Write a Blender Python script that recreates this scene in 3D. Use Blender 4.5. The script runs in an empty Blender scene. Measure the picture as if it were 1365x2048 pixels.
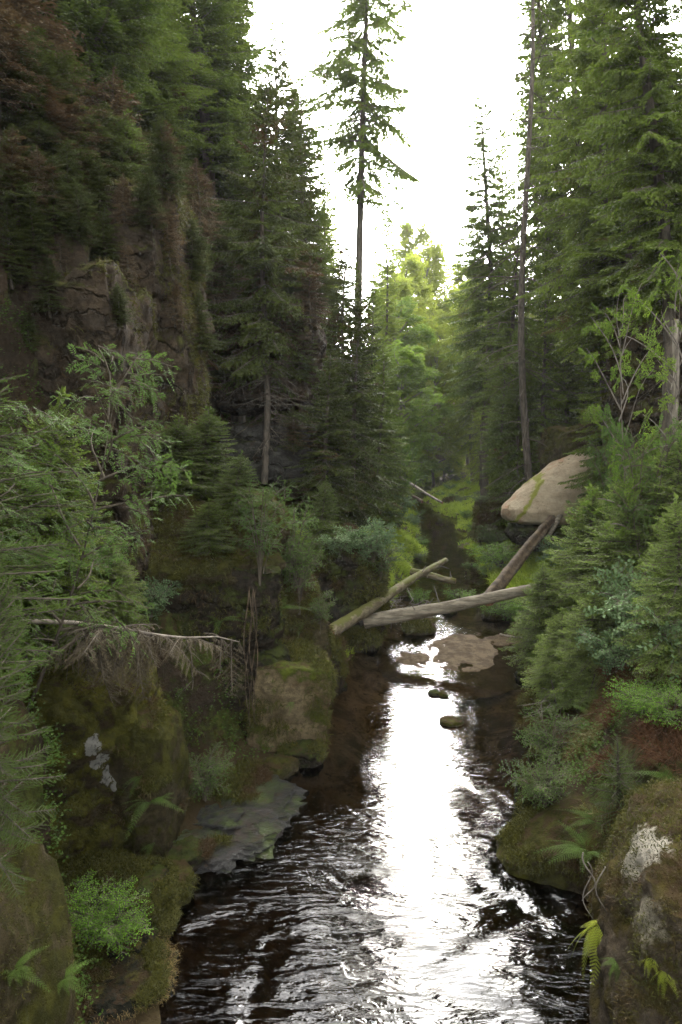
import bpy, math, random
import numpy as np
from mathutils import Vector
from mathutils.bvhtree import BVHTree
SC = bpy.context.scene
COL = SC.collection
R = math.radians
# ------------------------------------------------------------------ camera, sky, sun, exposure
FPX = 1365.0; PITCH = R(7.68); CAMZ = 7.0
cam = bpy.data.cameras.new('camera'); camo = bpy.data.objects.new('camera', cam); COL.objects.link(camo)
camo.location = (0, 0, CAMZ); camo.rotation_euler = (math.pi/2 - PITCH, 0, 0)
cam.sensor_fit = 'VERTICAL'; cam.sensor_height = 36.0; cam.lens = 36.0*FPX/2048
cam.clip_start = 0.05; cam.clip_end = 2000
SC.camera = camo
world = bpy.data.worlds.new("World"); SC.world = world; world.use_nodes = True
wn = world.node_tree.nodes; wl = world.node_tree.links
bg = wn['Background']; sky = wn.new('ShaderNodeTexSky'); sky.sky_type = 'NISHITA'; sky.sun_disc = False
SUN_EL, SUN_AZ = 27.0, 8.0       # azimuth measured from +Y (view direction) towards +X
sky.sun_elevation = R(SUN_EL); sky.sun_rotation = R(SUN_AZ); sky.air_density = 1.0; sky.dust_density = 5.0; sky.ozone_density = 1.0
hs = wn.new('ShaderNodeHueSaturation'); hs.inputs['Saturation'].default_value = 0.12
wl.new(sky.outputs[0], hs.inputs['Color']); wl.new(hs.outputs[0], bg.inputs[0]); bg.inputs[1].default_value = 0.15
sl = bpy.data.lights.new('sun', 'SUN'); sl.energy = 0.5; sl.angle = R(75); sl.color = (1, .96, .88)
so = bpy.data.objects.new('sun', sl); COL.objects.link(so)
sd = Vector((math.sin(R(SUN_AZ))*math.cos(R(SUN_EL)), math.cos(R(SUN_AZ))*math.cos(R(SUN_EL)), math.sin(R(SUN_EL))))
so.rotation_euler = sd.to_track_quat('Z', 'Y').to_euler(); so.location = (30, 30, 60)
SC.view_settings.view_transform = 'Standard'; SC.view_settings.look = 'None'
SC.view_settings.exposure = 3.62; SC.view_settings.gamma = 1.0
SC.render.engine = 'CYCLES'
SC.cycles.max_bounces = 5; SC.cycles.diffuse_bounces = 2; SC.cycles.transparent_max_bounces = 6
SC.cycles.glossy_bounces = 3; SC.cycles.transmission_bounces = 3
# ------------------------------------------------------------------ projection helpers (pixels of the 1365x2048 photo -> metres)
cp, sp = math.cos(PITCH), math.sin(PITCH)
def ray(u, v):
    a = (u-682.5)/FPX; b = -(v-1024)/FPX
    return np.array([a, cp + b*sp, -sp + b*cp])
def G(u, v, z=0.0):
    r = ray(u, v); t = (z-CAMZ)/r[2]; return np.array([0, 0, CAMZ]) + t*r
def PY(u, v, y):
    r = ray(u, v); return np.array([0, 0, CAMZ]) + (y/r[1])*r
# ------------------------------------------------------------------ numpy noise
def _h(ix, iy, iz, s):
    n = (ix*374761393 + iy*668265263 + iz*2147483647 + s*1274126177) & 0xffffffff
    n = ((n ^ (n >> 13))*1274126177) & 0xffffffff
    n = ((n ^ (n >> 16))*2246822519) & 0xffffffff
    return ((n ^ (n >> 15)) & 0xffffff)/float(0xffffff)
def vn(P, s=0):
    P = np.asarray(P, float); i = np.floor(P).astype(np.int64); f = P-i; f = f*f*(3-2*f)
    o = 0
    for dx in (0, 1):
        for dy in (0, 1):
            for dz in (0, 1):
                w = (f[:, 0] if dx else 1-f[:, 0])*(f[:, 1] if dy else 1-f[:, 1])*(f[:, 2] if dz else 1-f[:, 2])
                o = o + w*_h(i[:, 0]+dx, i[:, 1]+dy, i[:, 2]+dz, s)
    return o*2-1
def fbm(P, o=4, s=0, g=.5):
    a = 1; r = 0; P = np.asarray(P, float).copy()
    for k in range(o):
        r = r + a*vn(P + k*17.3, s+k); P = P*2.03; a *= g
    return r
# ------------------------------------------------------------------ mesh building
class MB:
    def __init__(s): s.V = []; s.F = []; s.T = []; s.M = []; s.n = 0
    def add(s, V, F, tint=.5, mat=0):
        V = np.asarray(V, float).reshape(-1, 3); F = np.asarray(F, np.int64)
        s.V.append(V); s.F.append(F+s.n); s.n += len(V)
        s.T.append(np.broadcast_to(np.asarray(tint, float), (len(V),)).copy())
        s.M.append(np.full(len(F), mat, np.int32))
    def addmb(s, o, f=None, tint=None):
        for V, F, T, M, b in o.items():
            s.V.append(f(V) if f else V); s.F.append(F-b+s.n); s.n += len(V); s.T.append(T if tint is None else np.clip(T+tint, 0, 1)); s.M.append(M)
    def items(s):
        b = 0
        for V, F, T, M in zip(s.V, s.F, s.T, s.M):
            yield V, F, T, M, b
            b += len(V)
    def pack(s):
        o = MB()
        if not s.V: return o
        qs = [(F, M) for F, M in zip(s.F, s.M) if F.shape[1] == 4]; ts = [(F, M) for F, M in zip(s.F, s.M) if F.shape[1] == 3]
        o.VV = np.concatenate(s.V); o.TT = np.concatenate(s.T); o.fl = []
        for g in (qs, ts):
            if g: o.fl.append((np.concatenate([a for a, b in g]), np.concatenate([b for a, b in g])))
        o.packed = True
        return o
    def build(s, name, mats, parent=None, smooth=False, loc=None):
        V = np.concatenate(s.V)
        if loc is not None: V = V-np.asarray(loc)
        T = np.concatenate(s.T); M = np.concatenate(s.M)
        me = bpy.data.meshes.new(name)
        tot = np.concatenate([np.full(len(F), F.shape[1], np.int32) for F in s.F])
        li = np.concatenate([F.ravel() for F in s.F]).astype(np.int32)
        st = np.concatenate([[0], np.cumsum(tot)[:-1]]).astype(np.int32)
        me.vertices.add(len(V)); me.vertices.foreach_set('co', V.astype(np.float32).ravel())
        me.loops.add(len(li)); me.loops.foreach_set('vertex_index', li)
        me.polygons.add(len(tot)); me.polygons.foreach_set('loop_start', st); me.polygons.foreach_set('loop_total', tot)
        me.polygons.foreach_set('material_index', M)
        me.polygons.foreach_set('use_smooth', np.full(len(tot), smooth))
        at = me.attributes.new('tint', 'FLOAT', 'POINT'); at.data.foreach_set('value', T.astype(np.float32))
        if not isinstance(mats, (list, tuple)): mats = [mats]
        for m in mats: me.materials.append(m)
        me.update(calc_edges=True); me.validate()
        o = bpy.data.objects.new(name, me); COL.objects.link(o)
        if loc is not None and parent is None: o.location = loc
        if parent is not None: o.parent = parent
        return o
def inst(dst, packed, f, dt=0.0, matmap=None):
    """add a transformed copy of a packed template"""
    V = f(packed.VV); b = dst.n
    dst.V.append(V); dst.T.append(np.clip(packed.TT+dt, 0, 1)); 
    first = True
    for F, M in packed.fl:
        dst.F.append(F+b); dst.M.append(M if matmap is None else matmap[M])
    dst.n += len(V)
def tag(o, label=None, cat=None, group=None, kind=None):
    if label: o['label'] = label
    if cat: o['category'] = cat
    if group: o['group'] = group
    if kind: o['kind'] = kind
    return o
def empty(name, loc=(0, 0, 0), rz=0.0):
    o = bpy.data.objects.new(name, None); COL.objects.link(o); o.location = loc; o.rotation_euler = (0, 0, rz)
    o.empty_display_size = .3
    return o
def copy_tree(o, parent=None):
    c = o.copy(); COL.objects.link(c); c.parent = parent
    for ch in list(o.children): copy_tree(ch, c)
    return c
def tube(mb, P, rad, k=6, tint=.5, mat=0, cap=True):
    P = np.asarray(P, float); n = len(P); rad = np.broadcast_to(np.asarray(rad, float), (n,))
    d = np.gradient(P, axis=0); d /= (np.linalg.norm(d, axis=1, keepdims=True)+1e-9)
    ref = np.array([0, 0, 1.]) if abs(d[:, 2]).mean() < .8 else np.array([1., 0, 0])
    a = np.cross(d, ref); a /= (np.linalg.norm(a, axis=1, keepdims=True)+1e-9); b = np.cross(d, a)
    th = np.arange(k)*2*np.pi/k
    V = P[:, None]+rad[:, None, None]*(np.cos(th)[None, :, None]*a[:, None]+np.sin(th)[None, :, None]*b[:, None])
    i = np.arange(n-1)[:, None]*k; j = np.arange(k)[None]; j2 = (j+1) % k
    F = np.stack([i+j, i+j2, i+k+j2, i+k+j], -1).reshape(-1, 4)
    mb.add(V.reshape(-1, 3), F, tint, mat)
    if cap and k >= 5:
        for e, c in ((0, P[0]), (n-1, P[-1])):
            VV = np.vstack([V[e], c[None]]); jj = np.arange(k)
            mb.add(VV, np.stack([jj, (jj+1) % k, np.full(k, k)], -1), tint, mat)
def blades(mb, base, d, l, w, rng, tint=.5, mat=0, quad=True):
    """many thin diamond leaves: base (n,3), unit dir (n,3), length (n,), width (n,)"""
    n = len(base); r = rng.normal(size=(n, 3)); s = np.cross(d, r); s /= (np.linalg.norm(s, axis=1, keepdims=True)+1e-9)
    l = np.broadcast_to(l, (n,))[:, None]; w = np.broadcast_to(w, (n,))[:, None]
    if quad:
        V = np.stack([base, base+d*l*.45+s*w*.5, base+d*l, base+d*l*.45-s*w*.5], 1).reshape(-1, 3); k = 4
    else:
        V = np.stack([base+s*w*.5, base+d*l, base-s*w*.5], 1).reshape(-1, 3); k = 3
    F = np.arange(n*k).reshape(n, k)
    mb.add(V, F, np.repeat(np.broadcast_to(tint, (n,)), k), mat)
def unit(v): v = np.asarray(v, float); return v/(np.linalg.norm(v, axis=-1, keepdims=True)+1e-9)
def rotz(V, a): c, s = math.cos(a), math.sin(a); return np.stack([V[:, 0]*c-V[:, 1]*s, V[:, 0]*s+V[:, 1]*c, V[:, 2]], 1)
def roty(V, a): c, s = math.cos(a), math.sin(a); return np.stack([V[:, 0]*c+V[:, 2]*s, V[:, 1], -V[:, 0]*s+V[:, 2]*c], 1)
def rotx(V, a): c, s = math.cos(a), math.sin(a); return np.stack([V[:, 0], V[:, 1]*c-V[:, 2]*s, V[:, 1]*s+V[:, 2]*c], 1)
# ------------------------------------------------------------------ materials
def newmat(name):
    m = bpy.data.materials.new(name); m.use_nodes = True; nt = m.node_tree; nt.nodes.clear()
    return m, nt, nt.nodes, nt.links
def mixc(nt, f, a, b):
    n = nt.nodes.new('ShaderNodeMix'); n.data_type = 'RGBA'
    for s, x in ((n.inputs[0], f), (n.inputs[6], a), (n.inputs[7], b)):
        if isinstance(x, bpy.types.NodeSocket): nt.links.new(x, s)
        elif isinstance(x, (tuple, list)): s.default_value = (*x, 1)
        else: s.default_value = x
    return n.outputs[2]
def noise(nt, scale, detail=6, rough=.6, vec=None, dist=0):
    n = nt.nodes.new('ShaderNodeTexNoise'); n.inputs['Scale'].default_value = scale; n.inputs['Detail'].default_value = detail
    n.inputs['Roughness'].default_value = rough; n.inputs['Distortion'].default_value = dist
    if vec is not None: nt.links.new(vec, n.inputs['Vector'])
    return n.outputs['Fac']
def ramp(nt, fac, p0, p1):
    n = nt.nodes.new('ShaderNodeMapRange'); n.interpolation_type = 'SMOOTHSTEP'; n.inputs[1].default_value = p0; n.inputs[2].default_value = p1
    nt.links.new(fac, n.inputs[0]); return n.outputs[0]
def mth(nt, op, a, b=0.0):
    n = nt.nodes.new('ShaderNodeMath'); n.operation = op
    for s, x in ((n.inputs[0], a), (n.inputs[1], b)):
        if isinstance(x, bpy.types.NodeSocket): nt.links.new(x, s)
        else: s.default_value = x
    return n.outputs[0]
def leafmat(name, lo, hi, dead=None, deadamt=0.0, trans=.35, rough=.55, spec=.3, objvar=.35):
    m, nt, N, L = newmat(name)
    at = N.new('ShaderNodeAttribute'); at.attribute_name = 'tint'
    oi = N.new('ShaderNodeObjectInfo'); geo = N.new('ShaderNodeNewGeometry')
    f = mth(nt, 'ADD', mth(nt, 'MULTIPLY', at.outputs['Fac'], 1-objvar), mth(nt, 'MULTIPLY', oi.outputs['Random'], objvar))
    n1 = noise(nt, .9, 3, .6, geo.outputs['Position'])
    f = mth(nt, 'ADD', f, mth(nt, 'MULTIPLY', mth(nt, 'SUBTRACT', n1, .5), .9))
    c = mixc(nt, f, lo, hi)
    if dead:
        nd = noise(nt, .55, 4, .65, geo.outputs['Position'])
        c = mixc(nt, mth(nt, 'MULTIPLY', ramp(nt, nd, .68-deadamt*.4, .76-deadamt*.4), .9), c, dead)
    p = N.new('ShaderNodeBsdfPrincipled'); L.new(c, p.inputs['Base Color']); p.inputs['Roughness'].default_value = rough
    p.inputs['Specular IOR Level'].default_value = spec
    t = N.new('ShaderNodeBsdfTranslucent'); L.new(c, t.inputs['Color'])
    mx = N.new('ShaderNodeMixShader'); mx.inputs[0].default_value = trans; L.new(p.outputs[0], mx.inputs[1]); L.new(t.outputs[0], mx.inputs[2])
    o = N.new('ShaderNodeOutputMaterial'); L.new(mx.outputs[0], o.inputs[0]); return m
def barkmat(name, a, b, moss=0.0, sc=9, mosscol=(.06, .08, .012), ax=(1, 1, .25)):
    m, nt, N, L = newmat(name); tc = N.new('ShaderNodeTexCoord'); mp = N.new('ShaderNodeMapping'); mp.inputs['Scale'].default_value = ax
    L.new(tc.outputs['Object'], mp.inputs[0]); n = noise(nt, sc, 8, .7, mp.outputs[0]); c = mixc(nt, ramp(nt, n, .35, .68), a, b)
    geo = N.new('ShaderNodeNewGeometry')
    if moss > 0:
        sx = N.new('ShaderNodeSeparateXYZ'); L.new(geo.outputs['Normal'], sx.inputs[0])
        n2 = noise(nt, 2.2, 6, .7, tc.outputs['Object'])
        f = ramp(nt, mth(nt, 'ADD', mth(nt, 'MULTIPLY', sx.outputs[2], .22), n2), .62-moss*.25, .72-moss*.25)
        c = mixc(nt, f, c, mosscol)
    p = N.new('ShaderNodeBsdfPrincipled'); L.new(c, p.inputs['Base Color']); p.inputs['Roughness'].default_value = .9
    p.inputs['Specular IOR Level'].default_value = .15
    bp = N.new('ShaderNodeBump'); bp.inputs['Strength'].default_value = .8; bp.inputs['Distance'].default_value = .03; L.new(n, bp.inputs['Height']); L.new(bp.outputs[0], p.inputs['Normal'])
    o = N.new('ShaderNodeOutputMaterial'); L.new(p.outputs[0], o.inputs[0]); return m
def rockmat(name, base, base2, moss=.5, mosscol=(.055, .07, .012), mosscol2=(.03, .04, .01), litter=.3, wet=False, sc=1.0, extra=None, rust=(.085, .048, .024), rustamt=.35):
    m, nt, N, L = newmat(name); geo = N.new('ShaderNodeNewGeometry'); pos = geo.outputs['Position']
    mp = N.new('ShaderNodeMapping'); mp.inputs['Scale'].default_value = (1, 1, 2.6); L.new(pos, mp.inputs[0])
    ns = noise(nt, 1.6*sc, 8, .68, mp.outputs[0]); nf = noise(nt, 9*sc, 8, .75, pos); ng = noise(nt, 60, 4, .7, pos)
    base = tuple(x*.62 for x in base) if name != 'bare_sandstone' else base; base2 = tuple(x*.55 for x in base2) if name != 'bare_sandstone' else base2
    c = mixc(nt, ramp(nt, ns, .35, .66), base, base2)
    c = mixc(nt, mth(nt, 'MULTIPLY', ramp(nt, nf, .44, .60), .75 if name != 'bare_sandstone' else .22), c, tuple(x*.38 for x in base))
    c = mixc(nt, mth(nt, 'MULTIPLY', ramp(nt, noise(nt, .9*sc, 6, .7, pos, .6), .55, .66), rustamt), c, rust)
    sx = N.new('ShaderNodeSeparateXYZ'); L.new(geo.outputs['Normal'], sx.inputs[0])
    nm = noise(nt, 1.3*sc, 9, .72, pos, .4)
    mf = mth(nt, 'ADD', nm, mth(nt, 'MULTIPLY', sx.outputs[2], .2))
    mf = mth(nt, 'ADD', mf, mth(nt, 'MULTIPLY', mth(nt, 'SUBTRACT', ng, .5), .25))
    mc = mixc(nt, ramp(nt, noise(nt, 4, 6, .7, pos), .35, .65), mosscol2, mosscol)
    mff = ramp(nt, mf, .74-moss*.42, .84-moss*.42)
    c = mixc(nt, mff, c, mc)
    # brown needle litter caught on flatter places
    lf = ramp(nt, mth(nt, 'ADD', mth(nt, 'MULTIPLY', sx.outputs[2], .35), noise(nt, 5, 7, .75, pos)), .86-litter*.3, .96-litter*.3)
    c = mixc(nt, mth(nt, 'MULTIPLY', lf, .8), c, (.055, .034, .018))
    crk = None
    if 'cliff' in name or 'dark_wet' in name:
        mv = N.new('ShaderNodeMapping'); mv.inputs['Scale'].default_value = (.55, .55, 1.5); wv = N.new('ShaderNodeVectorMath'); wv.operation = 'ADD'; nz = N.new('ShaderNodeTexNoise'); nz.inputs['Scale'].default_value = 2.2; nz.inputs['Detail'].default_value = 4; L.new(pos, nz.inputs['Vector'])
        L.new(pos, wv.inputs[0]); L.new(nz.outputs['Color'], wv.inputs[1]); L.new(wv.outputs[0], mv.inputs[0])
        vo = N.new('ShaderNodeTexVoronoi'); vo.feature = 'DISTANCE_TO_EDGE'; vo.inputs['Scale'].default_value = .9; L.new(mv.outputs[0], vo.inputs['Vector'])
        crk = ramp(nt, vo.outputs['Distance'], .0, .07); c = mixc(nt, mth(nt, 'MULTIPLY', mth(nt, 'SUBTRACT', 1.0, crk), .55), c, (.012, .010, .007))
    if extra: c = extra(nt, c, pos, nf)
    p = N.new('ShaderNodeBsdfPrincipled'); L.new(c, p.inputs['Base Color'])
    p.inputs['Roughness'].default_value = .42 if wet else .9; p.inputs['Specular IOR Level'].default_value = .5 if wet else .05
    h = mth(nt, 'ADD', mth(nt, 'MULTIPLY', nf, .5), mth(nt, 'ADD', mth(nt, 'MULTIPLY', ng, .12), mth(nt, 'MULTIPLY', mff, .12)))
    if crk is not None: h = mth(nt, 'ADD', h, mth(nt, 'MULTIPLY', crk, .5))
    bp = N.new('ShaderNodeBump'); bp.inputs['Strength'].default_value = 1.0; bp.inputs['Distance'].default_value = .22; L.new(h, bp.inputs['Height']); L.new(bp.outputs[0], p.inputs['Normal'])
    o = N.new('ShaderNodeOutputMaterial'); L.new(p.outputs[0], o.inputs[0]); return m
def spot(center, rad, col, soft=.25, stretch=(1, 1, 1), dark=None):
    def f(nt, c, pos, nf):
        N, L = nt.nodes, nt.links
        s = N.new('ShaderNodeVectorMath'); s.operation = 'SUBTRACT'; L.new(pos, s.inputs[0]); s.inputs[1].default_value = center
        q = N.new('ShaderNodeVectorMath'); q.operation = 'MULTIPLY'; L.new(s.outputs[0], q.inputs[0]); q.inputs[1].default_value = stretch
        l = N.new('ShaderNodeVectorMath'); l.operation = 'LENGTH'; L.new(q.outputs[0], l.inputs[0])
        n = noise(nt, 3.5, 6, .7, pos)
        d = mth(nt, 'ADD', l.outputs['Value'], mth(nt, 'MULTIPLY', mth(nt, 'SUBTRACT', n, .5), rad*2.2))
        k = ramp(nt, d, rad, rad*(1-soft))
        pc = mixc(nt, ramp(nt, noise(nt, 14, 5, .7, pos), .5, .62), col, dark or tuple(x*.45 for x in col))
        return mixc(nt, k, c, pc)
    return f
M = {}
M['spruce'] = leafmat('spruce_needles', (.032, .052, .009), (.125, .172, .024), dead=(.085, .050, .022), deadamt=.14, trans=.34, spec=.05, rough=.6)
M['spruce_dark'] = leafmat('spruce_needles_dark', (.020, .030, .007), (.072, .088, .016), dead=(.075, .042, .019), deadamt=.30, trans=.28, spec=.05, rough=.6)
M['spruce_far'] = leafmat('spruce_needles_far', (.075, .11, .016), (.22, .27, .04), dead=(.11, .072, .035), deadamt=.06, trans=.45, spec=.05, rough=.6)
M['spruce_young'] = leafmat('spruce_needles_young', (.034, .055, .010), (.115, .160, .026), dead=(.07, .045, .02), deadamt=.1, trans=.34, spec=.05, rough=.6)
M['spruce_blue'] = leafmat('spruce_needles_blue', (.062, .100, .022), (.190, .255, .052), trans=.38, spec=.05, rough=.6)
M['needle_near'] = leafmat('spruce_needles_near', (.036, .066, .011), (.092, .145, .024), trans=.3, rough=.55, spec=.05)
M['needle_dead'] = leafmat('dead_needles', (.045, .036, .020), (.10, .08, .045), trans=.15, spec=.05)
M['needle_red'] = leafmat('dead_red_needles', (.046, .031, .014), (.10, .067, .031), trans=.2, spec=.05)
M['beech'] = leafmat('beech_leaves', (.060, .11, .013), (.19, .28, .035), trans=.48, spec=.05)
M['yellowleaf'] = leafmat('yellow_green_leaves', (.13, .18, .02), (.34, .39, .055), trans=.5, dead=(.22, .15, .05), deadamt=.05, spec=.05)
M['rowan'] = leafmat('rowan_leaves', (.035, .068, .014), (.11, .18, .035), trans=.35, rough=.6, spec=.07)
M['bramble'] = leafmat('bramble_leaves', (.055, .095, .04), (.17, .25, .10), trans=.3, rough=.5, spec=.05)
M['fern'] = leafmat('fern_fronds', (.045, .085, .015), (.12, .19, .035), trans=.4, spec=.05)
M['fern_yellow'] = leafmat('fern_fronds_yellow', (.20, .26, .02), (.40, .44, .06), trans=.45, spec=.05)
M['grass'] = leafmat('grass_blades', (.13, .20, .018), (.32, .40, .045), trans=.4, objvar=.1, spec=.05)
M['drygrass'] = leafmat('dry_grass', (.07, .065, .02), (.16, .14, .045), trans=.3, objvar=.1, spec=.05)
M['brackendead'] = leafmat('dead_bracken', (.05, .026, .013), (.13, .065, .03), trans=.2, objvar=.1, spec=.05)
M['cover'] = leafmat('ground_leaves', (.06, .14, .012), (.17, .32, .03), trans=.38, objvar=.1, spec=.05)
M['moss_tuft'] = leafmat('moss_strands', (.034, .036, .008), (.105, .098, .018), trans=.3, dead=(.060, .036, .018), deadamt=.40, objvar=.1, spec=.08)
M['bark'] = barkmat('spruce_bark', (.045, .038, .028), (.12, .10, .075))
M['bark_pale'] = barkmat('weathered_bark', (.12, .10, .08), (.30, .26, .20))
M['bark_grey'] = barkmat('grey_twig', (.09, .075, .06), (.19, .165, .13))
M['twig_dark'] = barkmat('dead_twig_wood', (.045, .036, .026), (.12, .10, .07))
M['log_grey'] = barkmat('grey_log', (.075, .062, .042), (.22, .19, .135), moss=-.05, sc=9, ax=(.16, 1, 1))
M['log_moss'] = barkmat('mossy_log', (.075, .058, .034), (.20, .17, .105), moss=.12, sc=9, mosscol=(.075, .075, .018), ax=(.3, .3, 1))
M['log_dark'] = barkmat('rotten_log', (.030, .021, .013), (.12, .088, .052), moss=-.1, sc=9, ax=(.4, .3, .4))
M['log_end'] = barkmat('log_end_wood', (.09, .045, .025), (.24, .13, .07), sc=12)
# ------------------------------------------------------------------ the gorge: bank lines and cross sections
EDGE = [(2300, 300, 1330), (2048, 322, 1340), (1900, 300, 1245), (1800, 335, 1180), (1740, 380, 1110), (1650, 500, 1062), (1560, 560, 1056), (1500, 640, 1066),
        (1420, 640, 1092), (1350, 680, 1080), (1300, 720, 1062), (1250, 752, 1035), (1200, 790, 985), (1160, 826, 985), (1120, 832, 955), (1080, 828, 932),
        (1050, 822, 925), (1026, 818, 885), (1001, 812, 852), (985, 826, 868), (970, 846, 896), (955, 872, 946), (945, 884, 946)]
eY, eL, eR = [], [], []
for v, a, b in EDGE:
    p, q = G(a, v), G(b, v); eY.append(p[1]); eL.append(p[0]); eR.append(q[0])
eY = np.array([-30]+eY+[eY[-1]+25, 400]); eL = np.array([eL[0]]+eL+[eL[-1]-2, eL[-1]-6]); eR = np.array([eR[0]]+eR+[eR[-1]+2, eR[-1]+6])
def wob(y, k): return np.clip((np.asarray(y, float)-27)/8, 0, 1)*(.38*np.sin(np.asarray(y)*.9+k)+.25*np.sin(np.asarray(y)*2.1+k*3))
def xl(y): return np.interp(y, eY, eL)+wob(y, 1)
def xr(y): return np.interp(y, eY, eR)+wob(y, 2.5)
LP = {  # Y: left bank outward profile (distance from the water's edge, height)
 -30: [(0, 0), (.4, .8), (.9, 3), (1.8, 6.5), (3, 8), (4.5, 14), (8, 20), (45, 50)],
 7.0: [(0, .06), (.8, .12), (1.0, .6), (1.3, 3.6), (2.6, 5), (3.6, 11), (8, 18), (45, 50)],
 9.5: [(0, .02), (.9, .1), (1.8, .3), (2.6, 3.0), (3.6, 5), (4.6, 11), (8, 18), (45, 50)],
 12.5: [(0, .02), (.9, .1), (2.0, .25), (3.0, 3.2), (4.0, 4.6), (5, 11), (9, 18), (45, 50)],
 15.: [(0, 0), (.5, .08), (1.3, .3), (2.4, 3.8), (4.0, 4.8), (5.4, 11.5), (9.5, 18), (45, 50)],
 19.: [(0, 0), (.5, .1), (1.2, .4), (2.6, 3.4), (4.8, 5), (6.2, 11), (10, 18), (45, 50)],
 26.: [(0, 0), (.5, .7), (1.3, 1.6), (4, 3.6), (7.4, 5.4), (9, 12), (13, 19), (45, 50)],
 40.: [(0, 0), (.5, .4), (2, 1.0), (5, 3), (9, 5.5), (12, 11), (18, 19), (50, 48)],
 70.: [(0, 0), (1, .3), (4, .8), (8, 2), (14, 6), (20, 13), (28, 22), (60, 46)],
 100.: [(0, 0), (1, .3), (4, .8), (8, 2), (14, 6), (20, 13), (28, 22), (60, 46)],
 130.: [(0, 5), (1, 5), (4, 5.5), (8, 7), (14, 10), (20, 16), (28, 24), (60, 46)],
 220.: [(0, 24), (1, 24), (4, 24), (8, 25), (14, 28), (20, 31), (28, 36), (60, 50)],
 400.: [(0, 30), (1, 30), (4, 31), (8, 32), (14, 36), (20, 40), (28, 46), (90, 60)]}
RP = {
 -30: [(0, 0), (.3, .6), (.8, 2), (1.8, 3.6), (3, 5), (5, 8), (12, 15), (50, 46)],
 7.: [(0, 0), (.3, .5), (.9, 1.8), (2.0, 3.1), (3.2, 4.4), (5.5, 7.5), (12, 15), (50, 46)],
 10.: [(0, 0), (.5, .5), (1.2, 1.5), (2.2, 2.8), (3.4, 4.0), (5.5, 7), (12, 15), (50, 46)],
 14.: [(0, 0), (.6, .3), (1.4, 1.1), (2.4, 2.3), (3.6, 3.8), (5.5, 7), (11, 14), (50, 46)],
 20.: [(0, 0), (.6, .2), (1.4, .8), (2.5, 2.0), (4.2, 4.6), (5.4, 9.5), (11, 15), (50, 46)],
 27.: [(0, 0), (.8, .3), (2.2, .9), (3.8, 1.6), (5.8, 4.4), (8.4, 9.5), (14, 17), (50, 46)],
 38.: [(0, 0), (1, .35), (2.8, .6), (4.4, 1.1), (7, 4.5), (11, 10), (17, 18), (55, 46)],
 70.: [(0, 0), (1, .3), (4, .6), (7, 1.4), (12, 6), (18, 14), (26, 22), (60, 46)],
 100.: [(0, 0), (1, .3), (4, 1.2), (8, 3.5), (12, 7.5), (18, 14), (26, 22), (60, 46)],
 130.: [(0, 5), (1, 5), (4, 6), (8, 8), (12, 12), (18, 17), (26, 24), (60, 46)],
 220.: [(0, 24), (1, 24), (4, 25), (8, 26), (12, 28), (18, 31), (26, 36), (60, 50)],
 400.: [(0, 30), (1, 30), (4, 31), (8, 32), (12, 36), (18, 40), (26, 46), (90, 60)]}
def prof(T, y):
    ks = sorted(T); A = np.array([T[k] for k in ks], float); out = np.empty((8, 2))
    for i in range(8):
        for j in range(2): out[i, j] = np.interp(y, ks, A[:, i, j])
    return out
ys = np.concatenate([np.arange(-10, 40, .22), np.arange(40, 80, .5), np.arange(80, 150, 1.2), np.arange(150, 400, 6)])
NS = 96; NB = 24
def side(y, T, x0, sg):
    p = prof(T, y); seg = np.linalg.norm(np.diff(p, axis=0), axis=1)
    w = np.array([1, 1, 1, 1, 1, 1, .8, .35])[1:]*seg; cum = np.concatenate([[0], np.cumsum(w)])
    s = np.linspace(0, cum[-1], NS); d = np.interp(s, cum, p[:, 0]); z = np.interp(s, cum, p[:, 1])
    return np.stack([x0+sg*d, np.full(NS, y), z], 1)
rows = []
for y in ys:
    a, b = float(xl(y)), float(xr(y))
    Ls = side(y, LP, a, -1)[::-1]; Rs = side(y, RP, b, 1)
    t = np.linspace(0, 1, NB+2)[1:-1]; bx = a+(b-a)*t
    lift = np.interp(y, [100, 130, 220, 400], [0, 5, 24, 30])
    bz = -np.interp(y, [6, 12, 20, 22, 30, 95, 130], [.9, .75, .45, .22, .35, .2, 0])*np.minimum(1, 4*t*(1-t)+.15)+lift
    rows.append(np.vstack([Ls, np.stack([bx, np.full(NB, y), bz], 1), Rs]))
TV = np.array(rows); NC = TV.shape[1]
FV = TV.reshape(-1, 3)
# displacement: sideways and vertical, zero in the channel
cidx = np.tile(np.arange(NC), len(ys)); dist = np.maximum(NS-cidx, cidx-(NS+NB-1)).clip(0)/NS
amp = np.clip(dist*7, 0, 1)
n1 = fbm(FV*[.35, .35, .5], 4, 3); n2 = fbm(FV*[1.3, 1.3, 1.6]+9, 4, 8); n3 = fbm(FV*[1.1, 1.1, 3.5]+4, 3, 12)
side_s = np.where(cidx < NS, 1, -1)
FV = FV + np.stack([side_s*amp*(n1*.55+n2*.22+n3*.14), amp*n2*.2, amp*(n1*.25+n2*.18)], 1)
bed = (amp == 0); FV[bed, 2] += .07*fbm(FV[bed]*[1.6, 1.6, 1], 4, 20)
i = np.arange(len(ys)-1)[:, None]*NC; j = np.arange(NC-1)[None]
TF = np.stack([i+j, i+j+1, i+NC+j+1, i+NC+j], -1).reshape(-1, 4)
tm = MB(); tm.add(FV, TF)
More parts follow.
